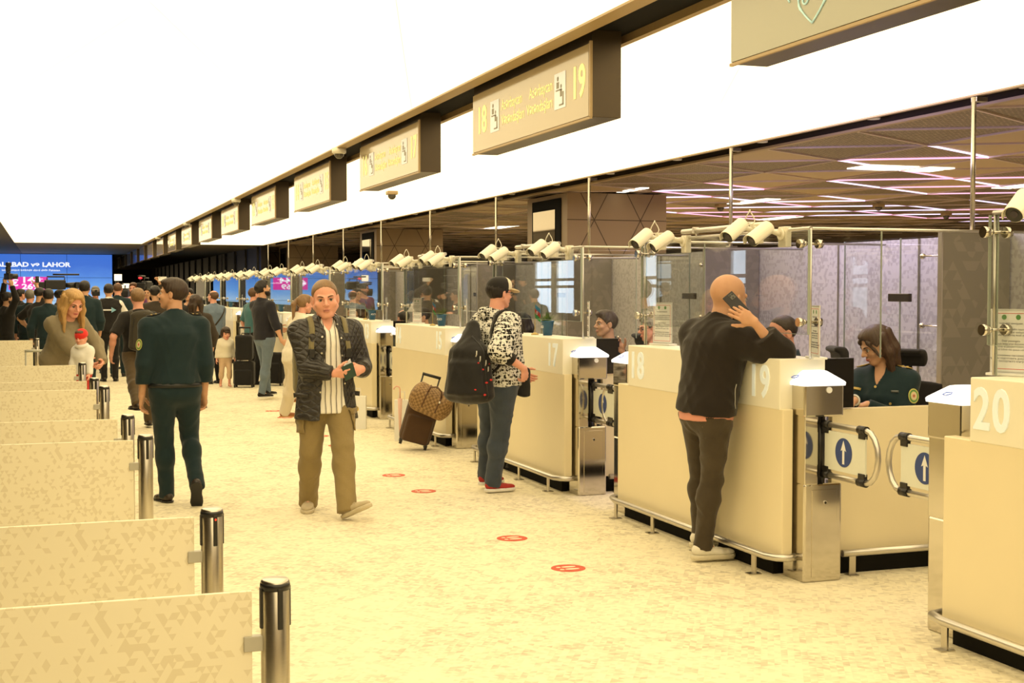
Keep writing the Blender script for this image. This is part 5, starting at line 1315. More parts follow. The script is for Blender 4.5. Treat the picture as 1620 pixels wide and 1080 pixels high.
for sd in 'LR':
    e = p.J['el' + sd]; w = nrm(p.J['wr' + sd] - e); c = e + w * .255 * .32; G = Fld(); G.add(clip(f_cone(c - w * .02, c + w * .08, .058, .050), f_half(c - w * .0, -w), f_half(c + w * .06, w))); G.disp = wrinkle(.002, 4); sdf_obj('ribbed_cuff', G, M_blackc, o, .007)
# baseball cap: black crown, cream front and peak
G = Fld(); G.add(f_ell(H(0, -.016, .046), V3(.087, .106, .090) * hs, Rh)); G.add(f_ell(H(0, .03, .075), V3(.07, .07, .058) * hs, Rh), .03); G.cut(f_half(H(0, 0, .036), Rh @ V3(0, -.04, -1)), .004)
Rhi = Rh.T
def capm(c):
    l = (c - p.J['head']) @ Rh; return (l[:, 1] > .030).astype(int)
hat = sdf_obj('baseball_cap', G, [M_blackc, mat('cream_cap_front', (.74, .68, .50), .7)], p.root, .005, capm)
G = Fld(); G.add(clip(f_ell(H(0, .10, .036), V3(.075, .085, .016) * hs, Rh @ rotm(0, -8, 0)), f_half(H(0, .06, .03), Rh @ V3(0, -1, 0)))); sdf_obj('cap_peak', G, mat('tan_cap_peak', (.55, .42, .24), .7), hat, .004)
MB().tube([H(0, .118, .075), H(.015, .115, .085), H(0, .112, .098), H(-.015, .115, .085)], .004, 6, closed=True).build('cap_emblem', M_blackc, hat)
def glasses(p, m=M_black, r=.0022, rim=True):
    H = p.H; g_ = MB()
    for g in (-1, 1):
        g_.tube([H(g * .031 + .0225 * math.cos(a), .0985 - .004 * abs(math.cos(a)), .004 + .0145 * math.sin(a)) for a in [2 * math.pi * i / 16 for i in range(16)]], r, 6, closed=True)
        g_.tube([H(g * .053, .094, .008), H(g * .072, .06, .012), H(g * .080, .0, .012), H(g * .08, -.02, .0)], r, 6)
    g_.tube([H(-.009, .101, .008), H(0, .103, .010), H(.009, .101, .008)], r, 6); return g_.build('glasses', m, p.root)
glasses(p)
def w2(p, v): return p.root.matrix_basis @ Vector(v)
def root_at(p, name, v, rz, label, cat, group=None):
    a = math.radians(rz); M = Matrix.Translation(p.root.location) @ Matrix.Rotation(p.root.rotation_euler[2], 4, 'Z')
    return empty(name, M @ Vector(v), p.root.rotation_euler[2] + a, label, cat, group)
b = root_at(p, 'backpack', (.10, -.345, 1.08), 32, 'black backpack with red details hanging low on the man in the cap', 'backpack')
F = Fld(); F.add(f_elc((0, 0.02, -.22), (0, 0.02, .10), .19, .115, .15, .10, (1, 0, 0))); F.add(f_cone((0, .03, .1), (0, .09, .30), .11, .05), .06); F.add(f_elc((.0, -.075, -.20), (0, -.07, .02), .14, .06, .12, .04, (1, 0, 0)), .03); F.cut(f_half((0, 0, -.31), (0, -.25, -1)), .05); F.disp = wrinkle(.006, 9, 35, 12)
bb = sdf_obj('bag_body', F, fabric('black_ballistic_nylon', (.010, .009, .008), 500, .35, rough=.55), b, .009); b.scale = (1.15, 1.0, 1.05)
F2 = Fld(); F2.add(f_elc((0, 0.115, -.20), (0, 0.115, .08), .15, .02, .12, .02, (1, 0, 0)))
M_redt = mat('red_trim', (.55, .02, .015), .5)
for (x, z, s_) in ((.10, -.02, .010), (.06, .03, .008), (.13, -.12, .012), (.03, -.17, .009), (.11, -.21, .012), (.17, -.10, .012), (.16, .02, .006)):
    pt, n = F.hit(V3(x, 0, z), (.6, -1, 0)); MB().sphere(tuple(pt), s_, 10, 8, sc=(1, 1, .7)).build('red_detail', M_redt, bb)
for (x, z) in ((.08, .08), (.13, .05), (.10, .20), (.05, .12), (.15, -.0)):
    pt, n = F.hit(V3(x, 0, z), (.6, -1, 0)); MB().tube([pt, pt + V3(.002, -.006, -.028), pt + V3(-.004, -.008, -.045)], .0045, 6).build('zip_pull', mat('pale_zip', (.5, .48, .42), .4), bb)
mbz = MB(); mbz.tube([F.hit(V3(.0, 0, z), (1, -.25, 0))[0] for z in [-.25 + .03 * i for i in range(17)]], .006, 6); mbz.build('zip_line', M_black, bb)
pt = MB(); 
F, o = capman.tops[0]
nk = capman.J['neck']; c = nk + V3(.12, 0, -.06)
rays = [(c, V3(.12, math.cos(a), math.sin(a))) for a in [math.radians(v) for v in (20, 45, 70, 95, 120, 145)]] + [(c + V3(.0, 0, -.05 * i), V3(.25, -1, 0)) for i in (1, 2, 3)]
capman.band(F, rays, .055, .010, 'shoulder_strap', M_blackc, bb.parent if False else o, lift=.004)
MB().tube([w for w in [V3(.155, .13, 1.33), V3(.19, .06, 1.22), V3(.20, -.06, 1.12), V3(.17, -.2, .99), V3(.13, -.27, .90)]], .011, 8).build('lower_strap', M_blackc, o)
MB().tube([V3(.10, .10, 1.47), V3(.155, .13, 1.40), V3(.165, .13, 1.33)], .018, 8).build('upper_strap', M_blackc, o)
# dark jacket hanging over his far arm
F = Fld(); F.add(f_elc((-.02, .30, 1.02), (-.02, .27, .82), .03, .05, .03, .085, (1, 0, 0))); F.disp = wrinkle(.008, 3); j = root_at(p, 'folded_jacket', (0, 0, 0), 0, 'black jacket hanging over the arm of the man in the cap', 'jacket'); sdf_obj('folds', F, M_blackc, j, .01)

# ------------------------------------------------------------------ 4: bald man on the phone leaning on counter 19
p = Person('bald man in black bomber jacket on the phone, leaning on counter 19', (3.81, 7.28), -79, 1.735,
    skin='tan', hair='none', haircol='black', beard=.010, beardcol='black', head=1.26, neckfwd=.30, necklen=.098, lean=9, side=2, seed=12, sw=.192, fat=1.08, pel=(0.0, 0.0, .97), look=(4, -2, 6),
    footR=('f', 1112, 888), footL=('f', 1108, 874), toeR=-14, toeL=2, kneeR=(.1, 1, 0), kneeL=(-.1, 1, 0), handR=W_(1193, 509, 7.80), elbowR=(.5, 1.0, -1.0), handL=(-.22, .38, 1.30), elbowL=(-.6, .1, -1),
    hdirR=('w', V3(-.80, .27, .50)), palmR=('w', V3(.33, .94, .05)), curlR=[.10, .16, .22, .30], spreadR=1.3, thumbR=.15, tmat=M_denimB, tinf=.018, taper=.044, hem=.030, waist=-.055, shoescale=1.08, twr=.008,
    smat=mat('white_leather', (.76, .72, .60), .45), solemat=mat('offwhite_rubber', (.66, .60, .44), .5), sole=.030, laces=mat('white_leather', (.76, .72, .60), .45),
    tops=[dict(name='pink_shirt', mat=fabric('salmon_cotton', (.68, .30, .22), 300, .2), inf=.023, hem=-.080, sleeve=.4, wr=.001, collar=0),
          dict(name='bomber_jacket', mat=fabric('matt_black_jersey', (.016, .011, .007), 200, .2, vary=.15), inf=.042, hem=-.030, collar=.055, collartilt=.2, sleeve=.80, slw=1.14, wr=.008, cuff=True, hemtilt=-.12)])
bald = p
ph = np.array(p.J['palmRR']); 
a_, b_ = at(1152, 468, D=7.90), at(1176, 494, D=7.86)
mid = (a_ + b_) / 2; xd = nrm(b_ - a_); nd = nrm(np.cross(xd, V3(0, 0, 1))); nd = nrm(V3(-.30, -.92, .15) - xd * np.dot(V3(-.30, -.92, .15), xd)); yd = np.cross(nd, xd)
Mph = Matrix(((xd[0], yd[0], nd[0], mid[0]), (xd[1], yd[1], nd[1], mid[1]), (xd[2], yd[2], nd[2], mid[2]), (0, 0, 0, 1)))
r = empty('smartphone', (0, 0, 0), 0, 'black smartphone held to the ear of the bald man', 'phone'); r.matrix_world = Mph
MB().box(-.078, .078, -.037, .037, -.005, .005, bev=.004, seg=3).build('case', mat('black_phone_case', (.012, .010, .010), .3), r)
q = MB().box(-.068, -.030, -.002, .030, .005, .0075, bev=.003).build('camera_block', mat('phone_camera_grey', (.13, .13, .11), .25), r)
for cx, cy in ((-.058, .022), (-.058, .006), (-.040, .014)): MB().cyl((cx, cy, .0075), (cx, cy, .0095), .006, 14).build('camera_lens', M_black, q)
F, o = p.tops[1]
p.band(F, [(V3(.10, .02, .97 + .03 * i) , V3(1, .35, 0)) for i in range(6)], .006, .002, 'pocket_zip', mat('pale_zip', (.5, .48, .42), .4), o)
pk, M = p.disc(p.TR, V3(.085, -.05, .86), (.25, -1, 0), .001, 'rivet', M_goldt, p.trousers)
mb = MB(); mb.tube([p.TR.hit(V3(x, -.02, z), (.15, -1, 0))[0] for x, z in ((.03, .93), (.03, .82), (.085, .79), (.14, .82), (.14, .93), (.085, .935), (.03, .93))], .003, 6); mb.build('back_pocket_seam', M_denimB, p.trousers)
# ------------------------------------------------------------------ people seated in the booths
def stand(label, px, top, D, yaw, **k):
    w = at(px, top, D=D); det = k.pop('det', .62); lz = k.pop('lz', 0)
    return Person(label, (w[0], w[1], lz), yaw, w[2] - lz, det=det, **k)
def chair(x, y, rz, label):
    r = empty('office_chair', (x, y, 0), math.radians(rz)); M_ch = fabric('black_mesh_fabric', (.012, .010, .009), 300, .2)
    F = Fld(); F.add(f_box((0, 0, .60), (.25, .24, .045), .04)); sdf_obj('seat', F, M_ch, r, .014)
    F = Fld(); F.add(f_elc((0, -.27, .68), (0, -.31, 1.13), .20, .035, .235, .03, (1, 0, 0))); sdf_obj('backrest', F, M_ch, r, .012)
    F = Fld(); F.add(f_elc((-.11, -.30, 1.30), (.11, -.30, 1.30), .055, .03, .055, .03, (0, 0, 1)), .01); F.add(f_elc((-.1, -.26, 1.34), (.1, -.26, 1.34), .03, .02, .03, .02, (0, 1, 0)), .03); F.add(f_cone((0, -.33, 1.1), (0, -.33, 1.28), .02, .02), .02); sdf_obj('headrest', F, M_ch, r, .010)
    MB().cyl((0, 0, .10), (0, 0, .56), .03, 14).build('column', M_black, r)
    b = MB()
    for i in range(5): a = i * 2 * math.pi / 5; b.box(0, .30, -.025, .025, .07, .11, M=Matrix.Rotation(a, 4, 'Z')); b.sphere((.29 * math.cos(a), .29 * math.sin(a), .035), .035, 10, 8)
    b.build('star_base', M_black, r); tag(r, label, 'office chair', 'black office chairs in the booths'); return r
def seated(label, px, top, D, yaw, ch=None, **k):
    w = at(px, top, D=D); q = k.get('h', 1.72) / 1.75; pz = w[2] - .80 * q
    k.setdefault('tops', [dict(name='uniform_shirt', mat=M_uni, inf=.018, hem=-.03, collar=.03, wr=.005, sleeve=1.0)])
    h_ = k.pop('h', 1.72)
    p = Person(label, (w[0], w[1], 0), yaw, h_, pel=(0, -.02, pz), det=k.pop('det', .62), tmat=M_uni, footL=(-.12, .16, .10), footR=(.12, .16, .10), kneeL=(0, .6, 1), kneeR=(0, .6, 1), **k)
    if ch:
        a = math.radians(yaw); c = chair(w[0] + math.sin(a) * .04, w[1] - math.cos(a) * .04, yaw, ch); c.location.z = pz - .12 - .645 + .0
        for o in c.children:
            if o.name.startswith(('column', 'star_base')): o.location.z = -c.location.z if o.name.startswith('star') else -c.location.z * .5
    return p
# officer woman at counter 19
p = seated('officer woman in dark green uniform seated behind the low wall at counter 19, looking down', 1403, 513, 8.42, 122, 'black office chair behind the officer woman at counter 19',
    h=1.66, det=1.0, female=True, skin='tan', hair='long', haircol='darkbrown', browcol='dark', bangs=True, hairback=True, hairlen=.26, hairdrop=(-.06, -.34, -1.0), look=(-40, -24, 0), lean=8, head=1.04, fat=1.10, seed=21, sw=.172,
    handL=W_(1372, 640, 8.22), handR=W_(1352, 633, 8.12), elbowL=(-.7, -.6, -.5), elbowR=(.8, -.8, -.3), hdirR=('w', V3(-.9, .1, -.1)), hdirL=('w', V3(-.9, .2, -.1)), palmL=(0, 0, -1), palmR=(0, 0, -1), gaze=(0, -.8),
    tops=[dict(name='uniform_shirt', mat=M_uni, inf=.018, hem=-.03, collar=.030, collartilt=.9, vneck=.07, wr=.005, sleeve=1.0, slw=.95)])
F, o = p.tops[0]
sleeve_badge(p, F, o, p.J['shL'] * .62 + p.J['elL'] * .38, (-1, .55, .1), .038); epaulettes(p, F, o, M_goldt)
for x, z in ((.0, -.10), (.0, -.19), (.085, -.20), (-.085, -.20)): p.disc(F, p.J['neck'] + V3(x, 0, z), (x, 1, 0), .008, 'gold_button', M_goldt, o, th=.004)
p.band(F, [(p.J['neck'] + V3(.09 + .012 * i, 0, -.115 - .004 * abs(i)), (.3, 1, 0)) for i in (-2, -1, 0, 1, 2)], .018, .003, 'chest_emblem', M_goldt, o)
p.band(F, [(p.J['neck'] + V3(.10, 0, -.12 - .014 * i), (.3, 1, 0)) for i in (0, 1, 2)], .02, .003, 'chest_emblem', M_patch, o)
p.band(F, [(p.J['neck'] + V3(-.085 - .012 * i, 0, -.125), (-.3, 1, 0)) for i in (-2, -1, 0, 1, 2)], .014, .003, 'name_bar', mat('name_bar_grey', (.10, .11, .10), .4), o)
G = Fld()
for sd in 'LR': G.add(f_cone(p.J['sh' + sd], p.J['sh' + sd], .01, .01))
MB().tube([p.H(.045 + .012 * math.cos(a), -.105, .065 + .02 * math.sin(a)) for a in [i * math.pi / 5 for i in range(10)]], .006, 6, closed=True).build('hair_claw', M_goldt, p.root)
wst = p.J['wrR']; MB().tube([wst + V3(.0 + .030 * math.cos(a), .0, .030 * math.sin(a)) for a in [i * math.pi / 8 for i in range(16)]], .007, 8, closed=True).build('wristwatch', mat('white_watch', (.7, .7, .65), .3), p.root)
# man with glasses behind the glass of counter 19
p = seated('seated officer with thin glasses and short dark hair behind the glass of counter 19', 1250, 498, 8.9, 74, 'black office chair behind the officer with glasses', h=1.76, det=.95, skin='pink', hair='crop', haircol='dark', fringe=-.022, head=1.02, seed=22, look=(16, -10, 0), lean=4, handL=(-.2, .38, .95), handR=(.2, .38, .95))
glasses(p, mat('steel_frame', (.45, .42, .38), .25, metal=1), .0014)
# officer at counter 17
p = seated('seated officer at counter 17, short dark hair, raising one hand with a small object', 962, 492, 12.25, 88, 'black office chair with headrest at counter 17', h=1.76, det=.9, skin='olive', hair='quiff', haircol='dark', seed=23, look=(4, 0, 0), lean=2, handR=W_(984, 556, 12.0), elbowR=(.5, 0, -1), hdirR=('w', V3(-.45, .1, .8)), handL=(-.1, .42, 1.0), curlR=.5)
F, o = p.tops[0]; sleeve_badge(p, F, o, p.J['shR'] * .4 + p.J['elR'] * .6, (1, .1, .1), .04)
wv = at(978, 540, D=11.95); r = empty('small_stamp', tuple(wv), 0, 'small dark stamp held up by the seated officer at counter 17', 'stamp'); MB().box(-.010, .010, -.006, .006, -.05, .03, bev=.003).build('handle', M_black, r); MB().cyl((0, 0, .03), (0, 0, .05), .009, 12).build('cap', M_chrome, r)
p = seated('seated officer with greying hair seen through the left end glass of counter 18', 1036, 497, 11.65, 84, None, h=1.72, skin='pink', hair='short', haircol='grey', seed=24, look=(0, -8, 0), lean=3, handL=(-.2, .38, .95), handR=(.2, .38, .95)); glasses(p, M_black, .002)
p = seated('dark haired officer woman seated behind the glass of counter 17', 830, 494, 12.7, 110, None, h=1.66, female=True, skin='tan', hair='long', haircol='black', hairlen=.18, seed=25, look=(10, -15, 0), lean=4, handL=(-.2, .38, .95), handR=(.2, .38, .95))
p = seated('officer woman with black hair tied back behind the counter with suitcase', 675, 487, 18.0, 85, None, h=1.66, female=True, skin='tan', hair='bun', haircol='black', seed=26, look=(0, -10, 0), lean=4, handL=(-.2, .38, .95), handR=(.2, .38, .95))
p = seated('balding officer in profile beyond the notice of the third counter', 640, 490, 18.8, 60, None, h=1.74, skin='pink', hair='balding', haircol='black', seed=27, look=(-40, -5, 0), lean=2, handL=(-.2, .38, .95), handR=(.2, .38, .95))
p = seated('officer woman with dark hair looking down behind the fourth counter', 575, 482, 21.6, 95, None, h=1.66, female=True, skin='tan', hair='long', haircol='dark', hairlen=.15, seed=28, look=(0, -15, 0), lean=6, handL=(-.2, .38, .95), handR=(.2, .38, .95))
p = seated('dark haired person seated next to the officer woman behind the fourth counter', 562, 483, 22.0, 100, None, h=1.68, skin='tan', hair='short', haircol='black', seed=29, look=(0, -10, 0), lean=3, handL=(-.2, .38, .95), handR=(.2, .38, .95))
p = seated('officer in profile behind the glass of the fifth counter', 470, 480, 28.2, 60, None, h=1.74, skin='pink', hair='short', haircol='brown', seed=30, look=(-120, 0, 0), lean=2, handL=(-.2, .38, .95), handR=(.2, .38, .95))

# ------------------------------------------------------------------ standing people further down the hall
TS = lambda m, **k: [dict(name='shirt', mat=m, inf=.020, hem=-.02, sleeve=k.get('sleeve', 1.0), wr=.005, collar=k.get('collar', 0.0), slw=1.02)]
def UN(): return [dict(name='uniform_jacket', mat=M_uni, inf=.022, hem=.0, sleeve=1.02, wr=.005, collar=.034)]
M_navy = fabric('navy_black_shirt', (.016, .015, .020), 300, .2)
# bearded man at the fifth counter
p = stand('bearded man in dark shirt and light blue jeans standing with a black suitcase', 418, 444, 20.3, -60, det=.8, skin='tan', hair='quiff', haircol='black', beard=.014, look=(-15, 14, 0), seed=31, fat=1.02, lean=-3, footR=('f', 414, 632), footL=('f', 424, 630), toeR=-6,
    handR=W_(446, 540, 20.1), handL=(-.1, .34, 1.10), elbowR=(.4, -.6, -1), hdirR=('w', V3(.6, 0, -.4)), tmat=M_denimL, tinf=.014, taper=.040, smat=M_blackc, solemat=mat('white_rubber', (.78, .76, .70), .5), tops=[dict(name='rolled_shirt', mat=M_navy, inf=.022, hem=-.06, sleeve=.68, wr=.005, collar=.03)])
F = Fld(); F.add(f_elc((-.02, .30, 1.16), (-.02, .27, 1.0), .04, .06, .04, .10, (1, 0, 0))); F.disp = wrinkle(.008, 3); j = root_at(p, 'folded_jacket', (0, 0, 0), 0, 'dark jacket held by the bearded man in light jeans', 'jacket'); sdf_obj('folds', F, M_blackc, j, .015)
# woman with ponytail hidden behind the walking man
p = stand('woman in cream clothes with a ponytail, mostly hidden behind the walking man', 493, 458, 16.7, -75, det=.8, female=True, skin='pink', hair='pony', haircol='sandy', pel=(0, -.24, .87), seed=32, lean=12, look=(0, -2, 0), footR=('f', 449, 668), footL=('f', 455, 661), toeR=-10,
    handR=W_(531, 508, 16.55), elbowR=(.5, .2, -1), hdirR=('w', V3(-.3, 0, 1)), handL=(-.1, .36, 1.15), curlR=.5, tmat=fabric('cream_trousers_cloth', (.66, .58, .44), 300, .2, vary=.03), tinf=.030, taper=.052, hem=.045, smat=mat('brown_orange_leather', (.30, .10, .025), .5), solemat=mat('orange_rubber', (.50, .24, .08), .5),
    tops=[dict(name='cream_sweater', mat=fabric('cream_knit', (.72, .66, .52), 200, .3, vary=.03), inf=.034, hem=-.08, sleeve=1.0, collar=.02, wr=.006)])
# denim shirt man, teal shirt man
p = stand('balding man in denim shirt with a cross-body bag, looking up, behind the small child', 338, 459, 24.0, 30, skin='pink', hair='balding', haircol='brown', seed=33, look=(10, 14, 0), fat=1.12, belly=.02, handL=(-.05, .25, 1.12), handR=(.08, .25, 1.12), tops=[dict(name='denim_shirt', mat=M_denimL, inf=.024, hem=-.04, sleeve=1.0, collar=.03, wr=.005)])
F, o = p.tops[0]; p.band(F, [(p.J['chest'] + V3(.16 - .05 * i, 0, .13 - .07 * i), (.3 - .1 * i, -1, 0)) for i in range(7)], .03, .004, 'bag_strap', M_brownc, o)
p.band(F, [(p.J['chest'] + V3(.16 - .05 * i, 0, .13 - .07 * i), (.3 - .1 * i, 1, 0)) for i in range(7)], .03, .004, 'bag_strap', M_brownc, o)
r = root_at(p, 'shoulder_bag', (-.16, .15, 1.12), 20, 'brown cross-body bag on the man in the denim shirt', 'bag'); MB().box(-.12, .12, -.035, .035, -.09, .09, bev=.02).build('bag_body', mat('olive_brown_leather', (.10, .07, .035), .5), r); MB().box(-.12, .12, -.045, -.034, -.02, .09, bev=.01).build('flap', mat('olive_brown_leather', (.10, .07, .035), .5), r)
p = stand('man in teal shirt standing behind the bearded man', 399, 455, 23.8, -70, skin='pink', hair='short', haircol='brown', seed=34, tops=TS(fabric('teal_cotton', (.06, .16, .17), 300, .2), sleeve=.45))
# small child
p = stand('small child with dark hair in cream sweater and beige shorts beside a black suitcase', 356, 523, 23.2, 188, det=.75, female=True, skin='pink', hair='child', haircol='dark', head=1.62, seed=35, look=(4, -12, 0), fat=1.10, sw=.155, footL=('f', 363, 612), footR=('f', 349, 612), shoescale=.8,
    handL=(-.17, .03, .44), handR=(.17, .03, .44), tmat=fabric('beige_pink_cotton', (.62, .44, .28), 300, .2), tinf=.022, hem=-.17, smat=skin_mat('pink'), solemat=skin_mat('pink'), tops=[dict(name='cream_sweater', mat=fabric('cream_knit', (.72, .66, .52), 200, .3, vary=.03), inf=.045, hem=-.04, sleeve=1.0, collar=.02, wr=.004)])
# man with grey backpack
p = stand('man in black T-shirt with a grey backpack seen from behind, left of the officer', 219, 456, 16.0, 12, det=.8, skin='pink', hair='short', haircol='sandy', seed=36, look=(-10, 0, 0), fat=1.10, footL=('f', 222, 694), footR=('f', 236, 676), handL=(-.32, .05, .92), handR=(.28, .12, .95), elbowL=(-.6, -.8, 0), tmat=fabric('olive_brown_trousers', (.085, .058, .028), 300, .3), tinf=.024, smat=M_dress, tops=TS(M_blackc, sleeve=.45))
F, o = p.tops[0]
r = root_at(p, 'backpack', (-.02, -.245, 1.22), 0, 'dark grey backpack worn by the man in the black T-shirt', 'backpack'); F2 = Fld(); F2.add(f_elc((0, 0, -.20), (0, 0, .17), .175, .09, .145, .075, (1, 0, 0))); F2.disp = wrinkle(.004, 5, 30)
M_gb = fabric('dark_grey_canvas', (.042, .036, .024), 400, .3); bb = sdf_obj('bag_body', F2, M_gb, r, .010)
MB().tube([F2.hit(V3(x, 0, z), (x * 2, -1, 0))[0] for x, z in ((-.13, -.2), (-.125, .0), (-.10, .14), (0, .19), (.10, .14), (.125, 0), (.13, -.2))], .005, 6).build('zip_line', M_black, bb)
for g in (-1, 1): p.band(F, [(p.J['neck'] + V3(g * .105, 0, -.10), (0, math.cos(a), math.sin(a))) for a in [math.radians(v) for v in (20, 50, 80, 100, 125, 150, 172)]], .05, .006, 'shoulder_strap', M_gb, o)
# brunette woman and others close behind the officer
p = stand('woman with long dark hair and dark top right behind the officer', 311, 466, 19.0, 20, female=True, skin='tan', hair='long', haircol='dark', hairlen=.30, seed=37, tops=TS(M_brownc))
p = stand('man in dark clothes beyond the long haired woman', 300, 456, 25.0, 150, skin='tan', hair='short', haircol='black', seed=38, tops=TS(M_blackc))
p = stand('man in dark jacket raising a white phone over the crowd', 246, 452, 22.5, 12, skin='olive', hair='short', haircol='black', seed=39, handR=W_(253, 449, 22.3), elbowR=(1, .2, -.3), hdirR=(-.2, .1, 1), curlR=.5, tops=TS(M_brownc))
w = at(257, 441, D=22.26); r = empty('smartphone', tuple(w), math.radians(10), 'white smartphone held up over the crowd by a raised hand', 'phone'); MB().box(-.07, .07, -.005, .005, -.036, .036, bev=.004).build('case', M_white, r); MB().cyl((-.05, -.006, .02), (-.05, -.008, .02), .008, 12).build('camera_lens', M_black, r)
p = stand('bearded man in purple plaid shirt facing us in the crowd', 212, 447, 27.5, 160, skin='pink', hair='short', haircol='darkred', beard=.012, seed=40, tops=TS(fabric('purple_plaid_cotton', (.14, .04, .14), 60, .2, vary=.4)))
p = stand('balding officer in green uniform right of the man in the vest', 186, 447, 26.0, -8, skin='pink', hair='balding', haircol='brown', seed=41, fat=1.1, tops=UN(), tmat=M_uni)
# staff member with vest
p = stand('airport worker in black vest with white sleeves and an arrow print on the back', 172, 449, 24.6, 2, det=.75, skin='tan', hair='short', haircol='black', seed=42, look=(-8, 0, 0), fat=1.05, handR=(.22, .22, 1.02), handL=(-.24, .1, .93), elbowR=(1, -.5, 0), tmat=M_blackc,
    tops=[dict(name='white_shirt', mat=M_whitec, inf=.018, hem=-.02, sleeve=1.0, collar=.036, wr=.005), dict(name='black_vest', mat=M_blackc, inf=.034, hem=-.06, sleeve=0, wr=.004, collar=0)])
F, o = p.tops[1]
pt, n = F.hit(p.J['neck'] + V3(0, 0, -.17), (0, -1, 0)); text('vest_lettering', 'IMMIGRATION', .05, frame(tuple(pt + n * .01 + V3(-.07, 0, 0)), (1, 0, 0), (0, 0, 1)), M_paper, o, .001, 'CENTER') if False else None
MB().box(-.24, .03, pt[1] - .008, pt[1] + .01, pt[2] - .012, pt[2] + .012).build('vest_stripe', M_paper, o)
MB().prism([(-.0, -.05), (.085, 0), (.0, .05)], 0, .012, M=frame((.03, pt[1] - .012, pt[2]), (1, 0, 0), (0, 0, 1))).build('vest_arrow', mat('light_blue_print', (.25, .50, .62), .6), o)
# officers and press crowd
p = stand('tall officer in green uniform seen from behind, head above the crowd', 134, 444, 22.3, 6, det=.75, skin='tan', hair='short', haircol='black', seed=43, look=(-14, 0, 0), fat=1.04, handR=(.24, .06, .93), handL=(-.24, .06, .93), elbowL=(-.4, -1, 0), elbowR=(.4, -1, 0), tops=UN(), tmat=M_uni, smat=M_dress)
p = stand('photographer in grey cap aiming a camera, partly hidden by the tall officer', 151, 453, 27.2, 176, skin='pink', hair='short', haircol='grey', seed=44, handR=(.05, .26, 1.50), handL=(-.10, .26, 1.48), tops=TS(M_brownc))
G = Fld(); H = p.H; G.add(f_ell(H(0, -.01, .05), V3(.086, .105, .085) * p.hs, p.Rh)); G.add(f_ell(H(0, .11, .045), V3(.07, .06, .014) * p.hs, p.Rh), .01); G.cut(f_half(H(0, 0, .035), p.Rh @ V3(0, 0, -1)), .004); sdf_obj('flat_cap', G, fabric('grey_wool', (.22, .19, .15), 200, .3), p.root, .009)
def photo_camera(pos, rz, label, flash=False, s=1.0):
    r = empty('photo_camera', tuple(pos), math.radians(rz), label, 'camera', 'cameras of the press crowd'); r.scale = (s, s, s)
    b = MB().box(-.075, .075, -.035, .035, -.05, .045, bev=.012).box(-.025, .025, -.03, .03, .04, .075, bev=.01).build('camera_body', M_black, r)
    MB().cyl((0, .03, 0), (0, .14, 0), .038, 18, r2=.042).build('zoom_lens', M_black, b) 
    if flash: MB().box(-.03, .03, -.03, .03, .075, .15, bev=.008).box(-.04, .04, -.025, .035, .15, .21, bev=.01).build('flash_unit', M_black, b)
    return r
def tv_camera(pos, rz, label):
    r = empty('video_camera', tuple(pos), math.radians(rz), label, 'video camera', 'video cameras of the press crowd')
    b = MB().box(-.06, .06, -.20, .18, -.08, .10, bev=.02).box(-.05, .05, -.30, -.18, -.06, .06, bev=.01).build('camera_body', M_black, r)
    MB().cyl((0, .17, .0), (0, .36, 0), .045, 18, r2=.06).build('lens_barrel', M_black, b); MB().box(-.08, .08, .35, .43, -.06, .06, bev=.008).build('lens_hood', M_black, b)
    MB().tube([(0, -.15, .10), (0, -.15, .16), (0, .16, .16), (0, .16, .10)], .012, 8).build('top_handle', M_black, b)
    MB().cyl((.05, -.05, .20), (.05, .42, .20), .016, 12).build('microphone', M_black, b)
    return r
def led_light(px, py, D, w_, h_, label):
    r = empty('camera_light', tuple(at(px, py, D=D)), 0, label, 'camera light', 'lit panels over the press cameras')
    MB().box(-w_ / 2, w_ / 2, 0, .03, -h_ / 2, h_ / 2, bev=.004).build('housing', M_black, r); MB().box(-w_ / 2 + .006, w_ / 2 - .006, -.006, .0, -h_ / 2 + .006, h_ / 2 - .006).build('lit_panel', glow('camera_light_panel', (1, .93, .75), .95), r); MB().cyl((0, .015, -h_ / 2), (0, .015, -h_ / 2 - .16), .01, 8).build('stem', M_black, r)
photo_camera(at(152, 464, D=26.9), 176, 'black photo camera held before the face of the man in the grey cap')
p = stand('cameraman facing us behind a camera with a square lit lamp', 188, 459, 28.9, 175, skin='tan', hair='short', haircol='black', seed=71, tops=TS(M_blackc))
p = stand('cameraman facing us behind a camera with a wide lit lamp', 200, 461, 28.7, 170, skin='pink', hair='short', haircol='dark', seed=72, tops=TS(M_brownc))
def lit(vc, x, z, w_, h_):
    q = MB().box(x - w_ / 2, x + w_ / 2, .02, .05, z - h_ / 2, z + h_ / 2, bev=.004).cyl((x, .035, z - h_ / 2), (x, .035, .08), .01, 8).build('lamp_housing', M_black, vc)
    MB().box(x - w_ / 2 + .006, x + w_ / 2 - .006, .05, .056, z - h_ / 2 + .006, z + h_ / 2 - .006).build('lit_panel', glow('camera_light_panel', (1, .93, .75), .95), q)
lit(tv_camera(at(187, 461, D=28.4), 178, 'black video camera carrying a high square lit lamp, above the vest man'), 0, .30, .17, .15)
lit(tv_camera(at(199, 464, D=28.1), 172, 'black video camera carrying a wide lit lamp, right of the vest man'), 0, .16, .17, .11)
p = stand('person with dark hair behind a video camera, left of the tall officer', 107, 459, 27.0, 150, skin='tan', hair='short', haircol='black', seed=45, tops=TS(M_blackc))
p = stand('person with reddish brown hair beside the tall officer', 120, 455, 28.5, 100, skin='pink', hair='short', haircol='darkred', seed=46, tops=TS(M_brownc))
